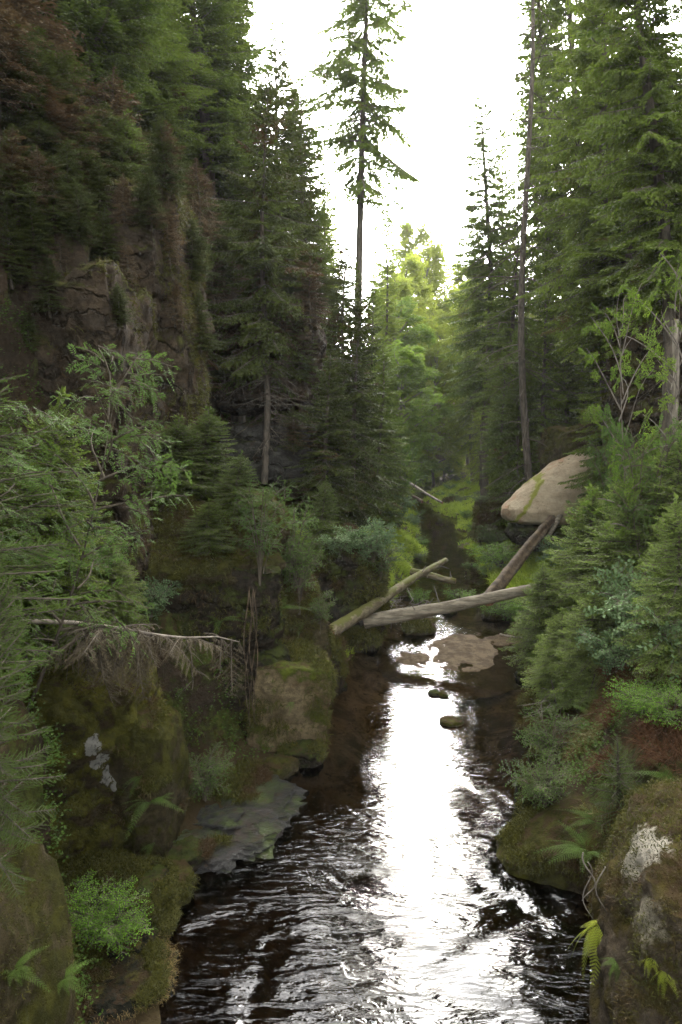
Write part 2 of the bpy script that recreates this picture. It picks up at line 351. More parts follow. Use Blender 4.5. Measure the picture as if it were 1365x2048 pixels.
def wetbed(nt, c, pos, nf):
    # sandy, silty bed under the water level
    sx = nt.nodes.new('ShaderNodeSeparateXYZ'); nt.links.new(pos, sx.inputs[0])
    k = ramp(nt, sx.outputs[2], .03, -.04)
    yy = ramp(nt, sx.outputs[1], 90, 104)
    sand = mixc(nt, ramp(nt, noise(nt, 1.2, 8, .72, pos, .8), .38, .62), (.055, .038, .020), (.19, .132, .070))
    sand = mixc(nt, ramp(nt, noise(nt, 7, 6, .7, pos), .56, .64), sand, (.045, .03, .015))
    return mixc(nt, mth(nt, 'MULTIPLY', k, mth(nt, 'SUBTRACT', 1.0, yy)), c, sand)
M['terrain'] = rockmat('mossy_ground', (.10, .07, .042), (.065, .05, .032), moss=.52, mosscol=(.075, .085, .018), mosscol2=(.035, .042, .012), litter=.7, extra=wetbed)
terrain = tm.build('terrain', M['terrain'], smooth=True); tag(terrain, kind='structure')
BVH = BVHTree.FromPolygons([tuple(v) for v in FV], [tuple(f) for f in TF])
def gz(x, y):
    h = BVH.ray_cast(Vector((x, y, 200)), Vector((0, 0, -1)))
    return h[0].z if h[0] is not None else 0.0
# ------------------------------------------------------------------ water
def water():
    ysw = np.concatenate([np.arange(-10, 40, .5), np.arange(40, 112, 2)])
    V = []; 
    for y in ysw:
        a, b = float(xl(y))-2.0, float(xr(y))+2.0
        for t in np.linspace(0, 1, 12): V.append((a+(b-a)*t, y, 0))
    n = len(ysw); i = np.arange(n-1)[:, None]*12; j = np.arange(11)[None]
    F = np.stack([i+j, i+j+1, i+13+j, i+12+j], -1).reshape(-1, 4)
    mb = MB(); mb.add(V, F)
    m, nt, N, L = newmat('stream_water'); geo = N.new('ShaderNodeNewGeometry'); pos = geo.outputs['Position']
    sx = N.new('ShaderNodeSeparateXYZ'); L.new(pos, sx.inputs[0])
    mp = N.new('ShaderNodeMapping'); mp.inputs['Scale'].default_value = (.62, 1.35, 1); mp.inputs['Rotation'].default_value = (0, 0, R(18)); L.new(pos, mp.inputs[0])
    mp2 = N.new('ShaderNodeMapping'); mp2.inputs['Scale'].default_value = (.5, 1.7, 1); mp2.inputs['Rotation'].default_value = (0, 0, R(-8)); L.new(pos, mp2.inputs[0])
    big = noise(nt, 1.5, 4, .5, mp.outputs[0], .9)
    med = noise(nt, 4.4, 3, .5, mp2.outputs[0], .8)
    fin = noise(nt, 11.0, 1, .5, mp.outputs[0], .4)
    near = ramp(nt, sx.outputs[1], 14.5, 8.0); mid = ramp(nt, sx.outputs[1], 24, 12)
    riff = mth(nt, 'MULTIPLY', ramp(nt, sx.outputs[1], 17.5, 20), ramp(nt, sx.outputs[1], 26, 23))
    h = mth(nt, 'MULTIPLY', big, mth(nt, 'MULTIPLY', near, .040))
    h = mth(nt, 'ADD', h, mth(nt, 'MULTIPLY', med, mth(nt, 'ADD', mth(nt, 'MULTIPLY', near, .012), mth(nt, 'ADD', mth(nt, 'MULTIPLY', mid, .0075), .0006))))
    h = mth(nt, 'ADD', h, mth(nt, 'MULTIPLY', fin, mth(nt, 'ADD', mth(nt, 'MULTIPLY', near, .0012), mth(nt, 'ADD', mth(nt, 'MULTIPLY', riff, .006), .0003))))
    calm = mth(nt, 'ADD', .25, ramp(nt, noise(nt, .42, 2, .5, pos, .6), .36, .58)); h = mth(nt, 'MULTIPLY', h, calm)
    bp = N.new('ShaderNodeBump'); bp.inputs['Strength'].default_value = 1; bp.inputs['Distance'].default_value = 1.0; L.new(h, bp.inputs['Height'])
    fr = N.new('ShaderNodeFresnel'); fr.inputs['IOR'].default_value = 1.333; L.new(bp.outputs[0], fr.inputs['Normal'])
    tr = N.new('ShaderNodeBsdfTransparent'); 
    dn = ramp(nt, sx.outputs[1], 18, 9)
    tc = mixc(nt, dn, (.50, .45, .34), (.20, .15, .10)); tc = mixc(nt, ramp(nt, sx.outputs[1], 24, 30), tc, (.34, .30, .16)); L.new(tc, tr.inputs[0])
    gl = N.new('ShaderNodeBsdfGlossy'); gl.inputs['Roughness'].default_value = .015; L.new(bp.outputs[0], gl.inputs['Normal'])
    mx = N.new('ShaderNodeMixShader'); L.new(fr.outputs[0], mx.inputs[0]); L.new(tr.outputs[0], mx.inputs[1]); L.new(gl.outputs[0], mx.inputs[2])
    o = N.new('ShaderNodeOutputMaterial'); L.new(mx.outputs[0], o.inputs[0])
    w = mb.build('water', m, smooth=True); tag(w, kind='structure')
water()
# ------------------------------------------------------------------ rocks
def cubegrid(n):
    g = np.linspace(-1, 1, n+1); V = []; F = []; b = 0
    A, B = np.meshgrid(g, g, indexing='ij'); a = A.ravel(); c = B.ravel(); o = np.ones_like(a)
    for k in range(3):
        for s in (-1, 1):
            q = [None]*3; q[k] = s*o; q[(k+1) % 3] = a; q[(k+2) % 3] = c*s
            V.append(np.stack(q, 1)); i = np.arange(n)[:, None]*(n+1); j = np.arange(n)[None]
            F.append(np.stack([i+j, i+n+1+j, i+n+2+j, i+j+1], -1).reshape(-1, 4)+b); b += (n+1)**2
    V = np.concatenate(V); F = np.concatenate(F); U, inv = np.unique(np.round(V, 5), axis=0, return_inverse=True)
    return U, inv.ravel()[F]
_cg = {}
ROCKS = []
def rock(name, c, size, seed, mat, rnd=.6, amp=.16, rot=(0, 0, 0), n=36, beds=0, cracks=0, label='', cat='rock', group=None, shape=None, fr=1.0, thingloc=None):
    if n not in _cg: _cg[n] = cubegrid(n)
    C, F = _cg[n]; S = unit(C)*1.15; P = C*(1-rnd)+S*rnd
    if shape is not None: P = shape(P)
    P = P*np.array(size)/2; P = rotx(P, rot[0]); P = roty(P, rot[1]); P = rotz(P, rot[2]); P = P+np.array(c)
    nrm = unit(P-np.array(c)+1e-6); m = float(np.mean(size))*.5
    q = P*(1.1/m)*fr+seed*7.7
    d = amp*m*(fbm(q, 5, seed)+.35*fbm(q*3.1, 3, seed+5))
    d += amp*m*.45*(.5-np.abs(fbm(q*1.7+5, 4, seed+11))*1.3)*.6
    d += amp*m*.20*fbm(q*7+2, 4, seed+13, .6)
    if beds:
        zl = P[:, 2]*beds*3.3+.8*fbm(P*.9+seed, 3, seed+19); d += .035*m*vn(np.stack([np.floor(zl)*1.7, P[:, 0]*.6, P[:, 1]*.6], 1), seed+21)
        zz = P[:, 2]*beds+.5*fbm(P*.7+seed, 3, seed+9); ff = np.abs((zz % 1)-.5); d -= .11*m*np.exp(-(ff/.09)**2)*(.4+.6*(vn(P*.5+3, seed) > -.2))
        d += .05*m*vn(np.stack([np.floor(zz), P[:, 0]*.15, P[:, 1]*.15], 1), seed+2)
    if cracks:
        aa = (P[:, 0]+P[:, 1]*.6)*cracks+.6*fbm(P*.4+seed, 3, seed+4); ff = np.abs((aa % 1)-.5); d -= .14*m*np.exp(-(ff/.07)**2)
    P = P+nrm*d[:, None]
    mb = MB(); mb.add(P, F); lo = np.array([c[0], c[1], P[:, 2].min()])
    o = mb.build(name, mat, smooth=True, loc=lo); tag(o, label, cat, group)
    ROCKS.append((P, F)); return o
M['rock_moss'] = rockmat('mossy_sandstone', (.14, .11, .055), (.085, .07, .035), moss=.62, mosscol=(.058, .056, .010), mosscol2=(.028, .028, .007), litter=.25)
M['rock_dark'] = rockmat('dark_wet_sandstone', (.045, .036, .026), (.08, .062, .04), moss=.55, mosscol=(.05, .06, .012), mosscol2=(.025, .03, .01), litter=.1)
M['rock_cliff'] = rockmat('weathered_sandstone_cliff', (.13, .095, .058), (.075, .06, .045), moss=.42, mosscol=(.075, .075, .018), mosscol2=(.04, .04, .014), litter=.35, rustamt=.5)
M['rock_cliffgrey'] = rockmat('grey_sandstone_cliff', (.10, .095, .08), (.055, .05, .042), moss=.25, mosscol=(.05, .055, .02), mosscol2=(.03, .033, .014), litter=.2, rustamt=.4)
M['rock_tan'] = rockmat('tan_sandstone', (.36, .28, .15), (.24, .185, .10), moss=.50, mosscol=(.085, .10, .015), mosscol2=(.05, .06, .01), litter=.2)
M['rock_shelf'] = rockmat('wet_rock_shelf', (.035, .032, .028), (.065, .058, .05), moss=.24, mosscol=(.05, .07, .01), litter=.0, wet=True)
M['slab'] = rockmat('waterside_slab', (.035, .035, .025), (.07, .065, .04), moss=.3, mosscol=(.10, .085, .02), mosscol2=(.05, .045, .015), litter=.2, wet=False)
def near_spot(c, s): return spot(tuple(c), s, (.50, .48, .42))
pc = PY(205, 1525, 9.0)
M['rock_patch'] = rockmat('mossy_boulder_with_pale_scar', (.13, .10, .05), (.08, .062, .03), moss=.8, mosscol=(.095, .09, .014), mosscol2=(.05, .048, .012), litter=.25)
pr1 = PY(1262, 1722, 6.6)
def bigr_extra(nt, c, pos, nf):
    c = spot(tuple(pr1), .42, (.46, .42, .33), .3, (1.2, .6, 1))(nt, c, pos, nf)
    c = spot(tuple(pr1+np.array([.12, -.2, -.62])), .30, (.36, .31, .22), .5, (1.3, .6, 1))(nt, c, pos, nf)
    return c
M['rock_near'] = rockmat('foreground_boulder', (.13, .095, .05), (.075, .055, .032), moss=.45, mosscol=(.10, .075, .022), mosscol2=(.06, .045, .016), litter=.5, extra=None)
# left bank, from the camera outwards
def nearwall(P):  # leaning face
    P = P.copy(); P[:, 0] += -.32*P[:, 2]; return P
rock('rock_wall', (-3.75, 4.6, 1.9), (2.3, 3.6, 5.4), 11, M['rock_moss'], .55, .13, n=56, shape=nearwall, label='steep mossy rock wall at the lower left corner, nearest to the viewer', cat='rock wall')
c = G(235, 1985); rock('waterside_slab', (c[0]-.25, c[1]+.05, -.02), (1.7, 1.1, .42), 12, M['slab'], .7, .22, n=50, fr=1.6, label='flat slab with straw coloured rim at the water, lowest at left', cat='rock slab', group='flat slabs at the waterline', rot=(0, 0, .3))
c = G(215, 1905); rock('waterside_slab', (c[0]-.2, c[1]+.15, .02), (1.5, 1.0, .42), 13, M['slab'], .7, .22, n=50, fr=1.6, label='dark flat slab behind the straw rimmed one, beside the mossy wall', cat='rock slab', group='flat slabs at the waterline', rot=(0, 0, .1))
c = G(235, 1850); rock('bank_rock', (c[0]-.3, c[1]+.2, .1), (2.0, 1.2, .9), 14, M['rock_dark'], .6, .14, label='low dark bank rock covered with small green plants, left waterside', cat='rock')
c = PY(190, 1560, 10.3)
def overhang(P):
    P = P.copy(); k = (P[:, 2]+1)/2; P[:, 0] *= .62+.45*np.clip(k, 0, 1)**.7; P[:, 1] *= .7+.3*k; P[:, 0] -= .12*P[:, 2]; return P
BOUL = rock('boulder', (c[0]-.55, c[1], 1.6), (2.9, 2.6, 3.9), 15, M['rock_patch'], .62, .15, n=90, shape=overhang, label='big mossy overhanging boulder with a pale scar, left bank', cat='boulder', rot=(0, .12, .3))
c = PY(300, 1640, 10.2); rock('boulder', (c[0], c[1]+.1, 1.0), (1.0, 1.7, 3.0), 16, M['rock_moss'], .6, .15, n=44, shape=overhang, label='narrow mossy rock flank with ferns, right of the scarred boulder', cat='boulder')
c = G(455, 1640); rock('rock_shelf', (c[0]-.45, c[1]+.1, -.06), (3.0, 3.0, .42), 17, M['rock_shelf'], .75, .22, n=60, fr=1.6, label='low wet grey rock shelf at the water below the leafy bush', cat='rock shelf', rot=(0, 0, -.35))
c = PY(410, 1330, 13.4); rock('cliff_block', (c[0]-.1, c[1]+1.5, 1.9), (3.4, 2.6, 4.4), 18, M['rock_dark'], .35, .15, n=90, beds=.6, label='dark shaded cliff block behind the wet shelf, left bank', cat='cliff', rot=(0, 0, .15))
c = PY(575, 1425, 14.2); rock('boulder', (c[0], c[1]+.3, .75), (1.75, 1.9, 2.3), 19, M['rock_tan'], .38, .12, n=44, label='square tan sandstone boulder with green foot, standing in the water', cat='boulder', rot=(0, .1, .1))
c = PY(585, 1260, 16.6); rock('boulder', (c[0]-.1, c[1]+.3, 1.4), (1.7, 2.0, 3.4), 20, M['rock_moss'], .5, .14, n=44, label='yellow mossed rock above and behind the square tan boulder', cat='boulder', rot=(0, -.15, .2))
c = PY(655, 1330, 17.2); rock('boulder', (c[0], c[1]+.3, .4), (.8, 1.2, 1.7), 21, M['rock_dark'], .6, .13, label='small dark rock under the cut end of the mossy log', cat='boulder')
c = PY(692, 1190, 21.2); rock('boulder', (c[0], c[1]+.8, 1.25), (2.4, 2.6, 4.0), 22, M['rock_dark'], .6, .13, n=50, label='rounded dark boulder left of the crossing logs', cat='boulder', rot=(0, .05, 0))
c = PY(700, 1270, 20.3); rock('boulder', (c[0], c[1]+.5, .15), (1.7, 1.6, 1.1), 23, M['rock_dark'], .7, .12, label='low wet rock at the foot of the rounded dark boulder', cat='boulder')
# left cliff columns
def col(P): P = P.copy(); P[:, 0] *= 1-.10*P[:, 2]; return P
c = PY(90, 780, 13.0); rock('cliff_column', (c[0]-.6, c[1]+1.8, 5.9), (4.4, 4.0, 8.6), 31, M['rock_cliff'], .25, .12, n=90, beds=.42, cracks=.22, label='dark brown cliff at the far left behind the rowan', cat='cliff', group='sandstone columns of the left cliff', shape=col)
c = PY(215, 620, 16.0); rock('cliff_column', (c[0], c[1]+1.0, 10.4), (2.5, 3.2, 3.6), 32, M['rock_cliff'], .32, .13, n=90, beds=.5, label='jutting mossy cliff block over the black hollow, left cliff', cat='cliff', group='sandstone columns of the left cliff')
c = PY(215, 870, 16.6); rock('cliff_column', (c[0]-.2, c[1]+1.6, 6.6), (2.9, 3.0, 6.6), 33, M['rock_cliffgrey'], .3, .13, n=90, beds=.35, cracks=.4, label='pale grey cliff foot under the jutting block', cat='cliff', group='sandstone columns of the left cliff')
c = PY(320, 640, 16.8); rock('cliff_column', (c[0], c[1]+1.0, 8.6), (1.25, 2.6, 7.6), 34, M['rock_cliff'], .3, .12, n=90, beds=.3, label='tall brown rounded sandstone pillar, right end of the left cliff', cat='cliff', group='sandstone columns of the left cliff', shape=col)
c = PY(265, 500, 17.5); rock('cliff_column', (c[0]-.5, c[1]+1.8, 9.8), (3.6, 3.4, 5), 35, M['rock_cliff'], .4, .13, n=90, beds=.4, label='mossy cliff shoulder below the brown bushes, top of the left cliff', cat='cliff', group='sandstone columns of the left cliff')
c = PY(60, 470, 14.5); rock('cliff_column', (c[0]-1, c[1]+2.5, 8.4), (5, 4, 6), 36, M['rock_cliff'], .4, .13, n=90, beds=.4, label='overgrown cliff top at the left frame edge', cat='cliff', group='sandstone columns of the left cliff')
c = PY(510, 720, 26.0); rock('rock_overhang', (c[0]-.3, c[1]+2.2, 9.6), (5.2, 4.4, 4.2), 37, M['rock_cliff'], .4, .13, n=56, beds=.4, label='overgrown rock bulge above the dark hollow behind the thin spruce', cat='cliff')
c = PY(530, 860, 25.5); rock('rock_ledge', (c[0]-.2, c[1]+2.2, 5.7), (5.0, 4.0, 2.2), 38, M['rock_cliffgrey'], .35, .12, n=50, beds=.7, label='reddish grey layered ledge under the dark hollow', cat='rock ledge')
c = PY(390, 1010, 14.6); rock('ledge_boulder', (c[0], c[1]+1.4, 4.5), (3.4, 2.6, 1.7), 39, M['rock_moss'], .75, .2, n=44, label='moss cushioned ledge carrying the two young spruces', cat='rock ledge')
c = PY(330, 1090, 13.8); rock('ledge_boulder', (c[0]+.2, c[1]+1.2, 3.75), (3.6, 2.4, 1.1), 40, M['rock_moss'], .8, .22, n=40, label='overhanging moss lip above the dark cliff block', cat='rock ledge')
def surf_of(o_rock, u, v):
    P_, F_ = o_rock; b = BVHTree.FromPolygons(P_.tolist(), F_.tolist()); h = b.ray_cast(Vector((0, 0, CAMZ)), Vector(ray(u, v)).normalized()); return tuple(h[0]) if h[0] is not None else tuple(PY(u, v, P_[:, 1].mean()))
_q = [r for r in ROCKS][5-1]
def scar(nt, c, pos, nf):
    for u_, v_, r_ in ((187, 1492, .15), (200, 1520, .16), (216, 1545, .14), (236, 1566, .10)): c = spot(surf_of(_q, u_, v_), r_, (.30, .29, .25), .15, (1.1, 1, .9))(nt, c, pos, nf)
    return c
m2 = rockmat('mossy_boulder_pale_scar', (.13, .10, .05), (.08, .062, .03), moss=.8, mosscol=(.095, .09, .014), mosscol2=(.05, .048, .012), litter=.25, extra=scar)
BOUL.data.materials[0] = m2
# right bank
c = PY(1330, 1850, 6.4); BIGR = rock('boulder', (c[0]+.85, c[1]+.3, 1.0), (2.6, 3.0, 3.3), 51, M['rock_near'], .72, .11, n=90, label='huge foreground boulder with pale bare patch, lower right corner', cat='boulder', rot=(0, .1, -.3))
_r = ROCKS[-1]
def bigr(nt, c, pos, nf):
    c = spot(surf_of(_r, 1275, 1700), .30, (.36, .33, .26), .3, (1.0, .7, .8))(nt, c, pos, nf)
    return spot(surf_of(_r, 1285, 1830), .26, (.28, .25, .18), .5, (1.0, .7, .9))(nt, c, pos, nf)
BIGR.data.materials[0] = rockmat('foreground_boulder_patched', (.20, .155, .10), (.10, .08, .055), moss=.52, mosscol=(.075, .058, .016), mosscol2=(.036, .030, .010), litter=.35, sc=1.5, extra=bigr)
def wedge(P):
    P = P.copy(); k = np.clip((P[:, 0]+1)/2, 0, 1); P[:, 2] = (P[:, 2]+1)*(.25+.75*k**.8)-1; P[:, 1] *= .45+.55*k; return P
c = G(1115, 1745); rock('boulder', (c[0]+.25, c[1]+.35, .35), (2.3, 2.2, 1.5), 52, M['rock_moss'], .55, .10, n=50, label='wedge shaped mossy rock running down into the water, right bank', cat='boulder', rot=(0, 0, -.1), shape=wedge)
c = G(1062, 1640); rock('boulder', (c[0]+.2, c[1]+.2, .15), (.8, .9, .8), 53, M['rock_dark'], .6, .13, label='small dark waterside rock above the wedge rock, right bank', cat='boulder')
c = G(1085, 1540); rock('boulder', (c[0]+.2, c[1]+.2, .1), (.7, .8, .6), 54, M['rock_moss'], .6, .13, label='low mossy stone under the pale shrub, right waterside', cat='boulder')
# elephant-head rock: rounded sloping snout with a split below
def snout(P):
    P = P.copy(); k = np.clip((P[:, 0]+1.15)/2.3, 0, 1); P[:, 2] = P[:, 2]*(.30+.62*k)+.95*k-.42; P[:, 1] *= .6+.4*k; return P
def elex(nt, c, pos, nf):
    N, L = nt.nodes, nt.links; sx = N.new('ShaderNodeSeparateXYZ'); L.new(pos, sx.inputs[0])
    e = PY(1098, 960, 28.5)
    a = mth(nt, 'ADD', mth(nt, 'SUBTRACT', sx.outputs[0], e[0]), mth(nt, 'MULTIPLY', mth(nt, 'SUBTRACT', sx.outputs[2], e[2]), -.62))
    a = mth(nt, 'ABSOLUTE', mth(nt, 'ADD', a, mth(nt, 'MULTIPLY', mth(nt, 'SUBTRACT', noise(nt, 3, 5, .6, pos), .5), .35)))
    k = mth(nt, 'MULTIPLY', ramp(nt, a, .13, .04), .85)
    return mixc(nt, k, c, (.17, .19, .02))
M['rock_eleph'] = rockmat('bare_sandstone', (.40, .33, .22), (.30, .235, .15), moss=-.1, mosscol=(.15, .16, .03), mosscol2=(.10, .10, .03), litter=.0, rust=(.34, .19, .11), rustamt=.75, extra=elex, sc=.8)
def snout2(P):
    P = P.copy(); z = P[:, 2]; k = np.clip((z+.2)/1.2, 0, 1); P[:, 2] = np.where(z < -.45, -.45-(-.45-z)*.22, z)
    P[:, 0] = P[:, 0]*(1-.28*k)+1.0*k**1.1-.12*np.exp(-((z+.35)/.25)**2)*(P[:, 0] < 0); P[:, 1] = P[:, 1]*(1-.1*k)+.35*k; return P
c = PY(1100, 1050, 29.0); rock('sandstone_snout', (c[0]+.10, c[1]+1.2, c[2]+.98), (3.1, 3.0, 3.7), 55, M['rock_eleph'], .85, .06, n=90, shape=snout2, label='smooth bare sandstone snout sloping to a rounded nose, right bank', cat='boulder', rot=(0, 0, -.12))
c = PY(1088, 1070, 29.0); rock('boulder', (c[0]+.25, c[1]+1.25, c[2]-.12), (2.9, 2.7, .95), 56, M['rock_dark'], .6, .08, n=44, label='dark split lower lip beneath the bare sandstone snout', cat='boulder', rot=(0, 0, -.1))
c = PY(1110, 1120, 30.0); rock('boulder', (c[0]+.9, c[1]+2.0, c[2]-.7), (3.2, 3.0, 2.4), 57, M['rock_moss'], .5, .12, n=44, label='mossy rock base below the sandstone snout', cat='boulder')
c = PY(1190, 900, 31.0); rock('boulder', (c[0]+.5, c[1]+1.2, c[2]-.6), (4.4, 3.6, 3.4), 58, M['rock_moss'], .6, .14, n=44, label='overgrown hump above the sandstone snout', cat='boulder')
c = PY(990, 1030, 36); rock('boulder', (c[0]+.2, c[1]+1, c[2]-.3), (1.9, 2.2, 2.2), 59, M['rock_moss'], .45, .14, n=40, label='mossy blocky rock left of the sandstone snout', cat='boulder')
c = PY(1320, 800, 22.0); rock('cliff_column', (c[0]+1.2, c[1]+1.6, 8.0), (3.6, 3.6, 5.4), 60, M['rock_cliff'], .35, .14, n=90, beds=.55, cracks=.35, label='dark brown cliff at the right edge behind the dead trunk', cat='cliff')
c = PY(1330, 400, 27); rock('cliff_column', (c[0]+1.4, c[1]+2.2, c[2]), (4.2, 3.6, 5.4), 61, M['rock_dark'], .55, .14, n=90, beds=.5, label='blackish rock with yellow grass on top, upper right', cat='cliff')
c = PY(885, 840, 80); rock('cliff_column', (c[0]-.2, c[1]+2, c[2]-1.0), (4.0, 4, 6.5), 62, M['rock_eleph'], .4, .14, n=44, beds=.4, cracks=.3, label='pale sandstone outcrop far down the valley among the trunks', cat='cliff')
# stones in the stream
for (u, v, s, sd, mt, lb) in [(840, 1266, (1.0, .95, .35), 71, 'rock_moss', 'moss topped stone in the riffle beneath the grey log'),
      (870, 1391, (.30, .30, .14), 72, 'rock_dark', 'left stone of the small pair in midstream'), (888, 1393, (.24, .24, .14), 73, 'rock_moss', 'right stone of the small pair in midstream'),
      (905, 1450, (.50, .45, .15), 74, 'rock_moss', 'single green stone in the bright reflection'),
      (850, 955, (1.8, 2.2, 1.2), 75, 'rock_moss', 'rounded green hump beside the far reach of the stream'),
      (945, 1000, (2.2, 2.0, 1.3), 76, 'rock_moss', 'mossy hummock on the grassy bank beyond the logs'), (910, 1015, (1.6, 1.6, .9), 77, 'rock_moss', 'low mossy hummock left of the larger one beyond the logs'),
      (965, 1085, (1.2, 1.4, .8), 78, 'rock_moss', 'mossy bank stone at the bend below the hummocks')]:
    c = G(u, v); rock('stone', (c[0], c[1]+s[1]*.3, s[2]*.1), s, sd, M[mt], .75, .14, n=22, label=lb, cat='stone')
SD = [(600, 1520, .9, 'rock_dark', 'dark stone at the foot of the tan boulder'), (560, 1545, .7, 'rock_moss', 'mossy stone between the tan boulder and the wet shelf'), (660, 1370, .8, 'rock_dark', 'dark stone under the log end at the left waterside'), (672, 1345, .6, 'rock_moss', 'mossy stone farther up the left waterside'),
      (370, 1730, .7, 'rock_dark', 'stone at the near corner of the wet shelf'), (330, 1790, .8, 'rock_moss', 'mossy stone at the foot of the scarred boulder'), (300, 1870, .6, 'rock_dark', 'stone beside the leafy clump at lower left'), (1068, 1470, .6, 'rock_dark', 'small stone below the brushwood at the right waterside'),
      (1075, 1420, .7, 'rock_moss', 'mossy stone under the brushwood, right waterside'), (1062, 1360, .7, 'rock_dark', 'dark stone in the sandy shallows at right'), (760, 1225, .7, 'rock_moss', 'mossy stone under the crossing of the logs'), (800, 1190, .9, 'rock_moss', 'mossy stone in the driftwood left of the stream'),
      (990, 1235, .8, 'rock_moss', 'mossy stone under the right part of the grey log'), (900, 1225, .5, 'rock_dark', 'dark little stone just behind the grey log'), (500, 1560, .6, 'rock_moss', 'round mossy stone on the back of the wet shelf')]
for i_, (u, v, s_, mt, lb) in enumerate(SD):
    c = G(u, v); rock('stone', (c[0], c[1]+.1, .02), (s_, s_*.9, s_*.6), 200+i_, M[mt], .65, .18, rot=(0, 0, i_), n=22, label=lb, cat='stone')
# sand bars
def bar(u, v, sx, sy, h, seed, rz=0.0):
    mb = MB(); c = G(u, v); n, k = 30, 72; r = np.linspace(0, 2.0, n)[:, None]; th = np.linspace(0, 2*np.pi, k, endpoint=False)[None]
    A = r*np.cos(th); B = r*np.sin(th); Q = np.stack([A.ravel(), B.ravel(), A.ravel()*0+seed], 1); rr = r+.30*fbm(Q*1.5, 4, seed).reshape(A.shape)
    z = h*np.where(rr < 1, (1-rr**2)*.55, (1-rr)*1.1-(rr-1)**2*5)+.020*fbm(Q*4, 4, seed).reshape(A.shape)
    V = rotz(np.stack([A.ravel()*sx, B.ravel()*sy, z.ravel()], 1), rz)+[c[0], c[1], 0]; i = np.arange(n-1)[:, None]*k; j = np.arange(k)[None]; j2 = (j+1) % k
    mb.add(V, np.stack([i+j, i+k+j, i+k+j2, i+j2], -1).reshape(-1, 4)); return mb
m_, nt_, N_, L_ = newmat('wet_sand'); g_ = N_.new('ShaderNodeNewGeometry'); ps_ = g_.outputs['Position']
c_ = mixc(nt_, ramp(nt_, noise(nt_, 2.5, 7, .7, ps_), .4, .62), (.055, .038, .020), (.105, .078, .045)); c_ = mixc(nt_, ramp(nt_, noise(nt_, 30, 4, .7, ps_), .58, .64), c_, (.02, .017, .012))
c_ = mixc(nt_, ramp(nt_, noise(nt_, 5, 5, .7, ps_), .62, .68), c_, (.045, .05, .015))
p_ = N_.new('ShaderNodeBsdfPrincipled'); L_.new(c_, p_.inputs['Base Color']); p_.inputs['Roughness'].default_value = .9; p_.inputs['Specular IOR Level'].default_value = .08
b_ = N_.new('ShaderNodeBump'); b_.inputs['Distance'].default_value = .03; L_.new(noise(nt_, 25, 6, .7, ps_), b_.inputs['Height']); L_.new(b_.outputs[0], p_.inputs['Normal'])
o_ = N_.new('ShaderNodeOutputMaterial'); L_.new(p_.outputs[0], o_.inputs[0]); M['sand'] = m_
for a in [(828, 1316, .55, .62, .05, 1, .2), (925, 1303, 1.05, 1.5, .055, 2, -.2), (1015, 1280, .7, .6, .05, 3, 0)]:
    tag(bar(*a).build('sand_bar', M['sand'], smooth=True), kind='structure')
_vs = [FV]; _fs = [TF]; _b = len(FV)
for P_, F_ in ROCKS: _vs.append(P_); _fs.append(F_+_b); _b += len(P_)
BVH = BVHTree.FromPolygons(np.concatenate(_vs).tolist(), np.concatenate(_fs).tolist())
def onray(u, v):
    r = ray(u, v); h = BVH.ray_cast(Vector((0, 0, CAMZ)), Vector(r).normalized()); return np.array(h[0]) if h[0] is not None else None
# ------------------------------------------------------------------ spruce sprays and trees
def make_spray(Ln, seed, hang=.25, tsp=.115, lsp=.062, ll=(.11, .21), lw=.055, wood=True, tmax=.9, fine=False, bare=0.0):
    rng = np.random.default_rng(seed); mb = MB()
    xs = np.arange(.14*Ln, Ln, tsp)
    for x in xs:
        for sg in (-1, 1):
            if rng.random() < bare: continue
            k = x/Ln
            tl = min(tmax, (.40*Ln*(1-k)**.8+.10)*rng.uniform(.6, 1.1))*min(1, .45+k*1.9)
            ang = R(rng.uniform(42, 66))*sg; d0 = np.array([math.cos(ang), math.sin(ang), rng.uniform(-.1, .1)])
            n = max(2, int(tl/lsp)); s = (np.arange(n)+rng.random(n)*.6)/n*tl
            drop = -hang*(s**1.25)*rng.uniform(.5, 1.3)
            Pt = np.array([x, 0, 0])+s[:, None]*d0; Pt[:, 2] += drop
            fw = unit(d0+np.array([0, 0, -hang*.8]))
            for sd in ((-1, 1) if not fine else (-1, 0, 1)):
                sidev = unit(np.cross(fw, [0, 0, 1]))*sd
                dd = unit(fw*.75+sidev*.65+rng.normal(size=(n, 3))*.22+np.array([0, 0, -.25*hang if not fine else .25]))
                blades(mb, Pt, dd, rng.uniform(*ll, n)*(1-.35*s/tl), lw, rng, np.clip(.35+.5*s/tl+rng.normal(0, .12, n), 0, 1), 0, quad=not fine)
            if wood:
                Q = np.array([[x, 0, 0], Pt[n//2], Pt[-1]]); tube(mb, Q, [.004+.002*Ln, .003, .0015], 3, .5, 1, cap=False)
    if wood: tube(mb, [[0, 0, 0], [Ln*.5, 0, 0], [Ln, 0, 0]], [.008+.007*Ln, .006+.004*Ln, .003], 4, .5, 1, cap=False)
    return mb.pack()
LENS = [.35, .7, 1.3, 2.2, 3.3]
SPR = {h: [[make_spray(Lk, int(100*h)+k*10+q, h) for q in range(2)] for k, Lk in enumerate(LENS)] for h in (.15, .6, 1.1)}
SPG = {h: [[make_spray(Lk, 500+int(100*h)+k*10+q, h, tsp=.16, lsp=.07, bare=.25) for q in range(2)] for k, Lk in enumerate(LENS)] for h in (.6, 1.1)}
FIN = [[make_spray(Lk, 900+k*10+q, .12, tsp=.05, lsp=.005, ll=(.017, .025), lw=.0042, wood=True, fine=True, tmax=.22) for q in range(2)] for k, Lk in enumerate([.25, .5, .9])]
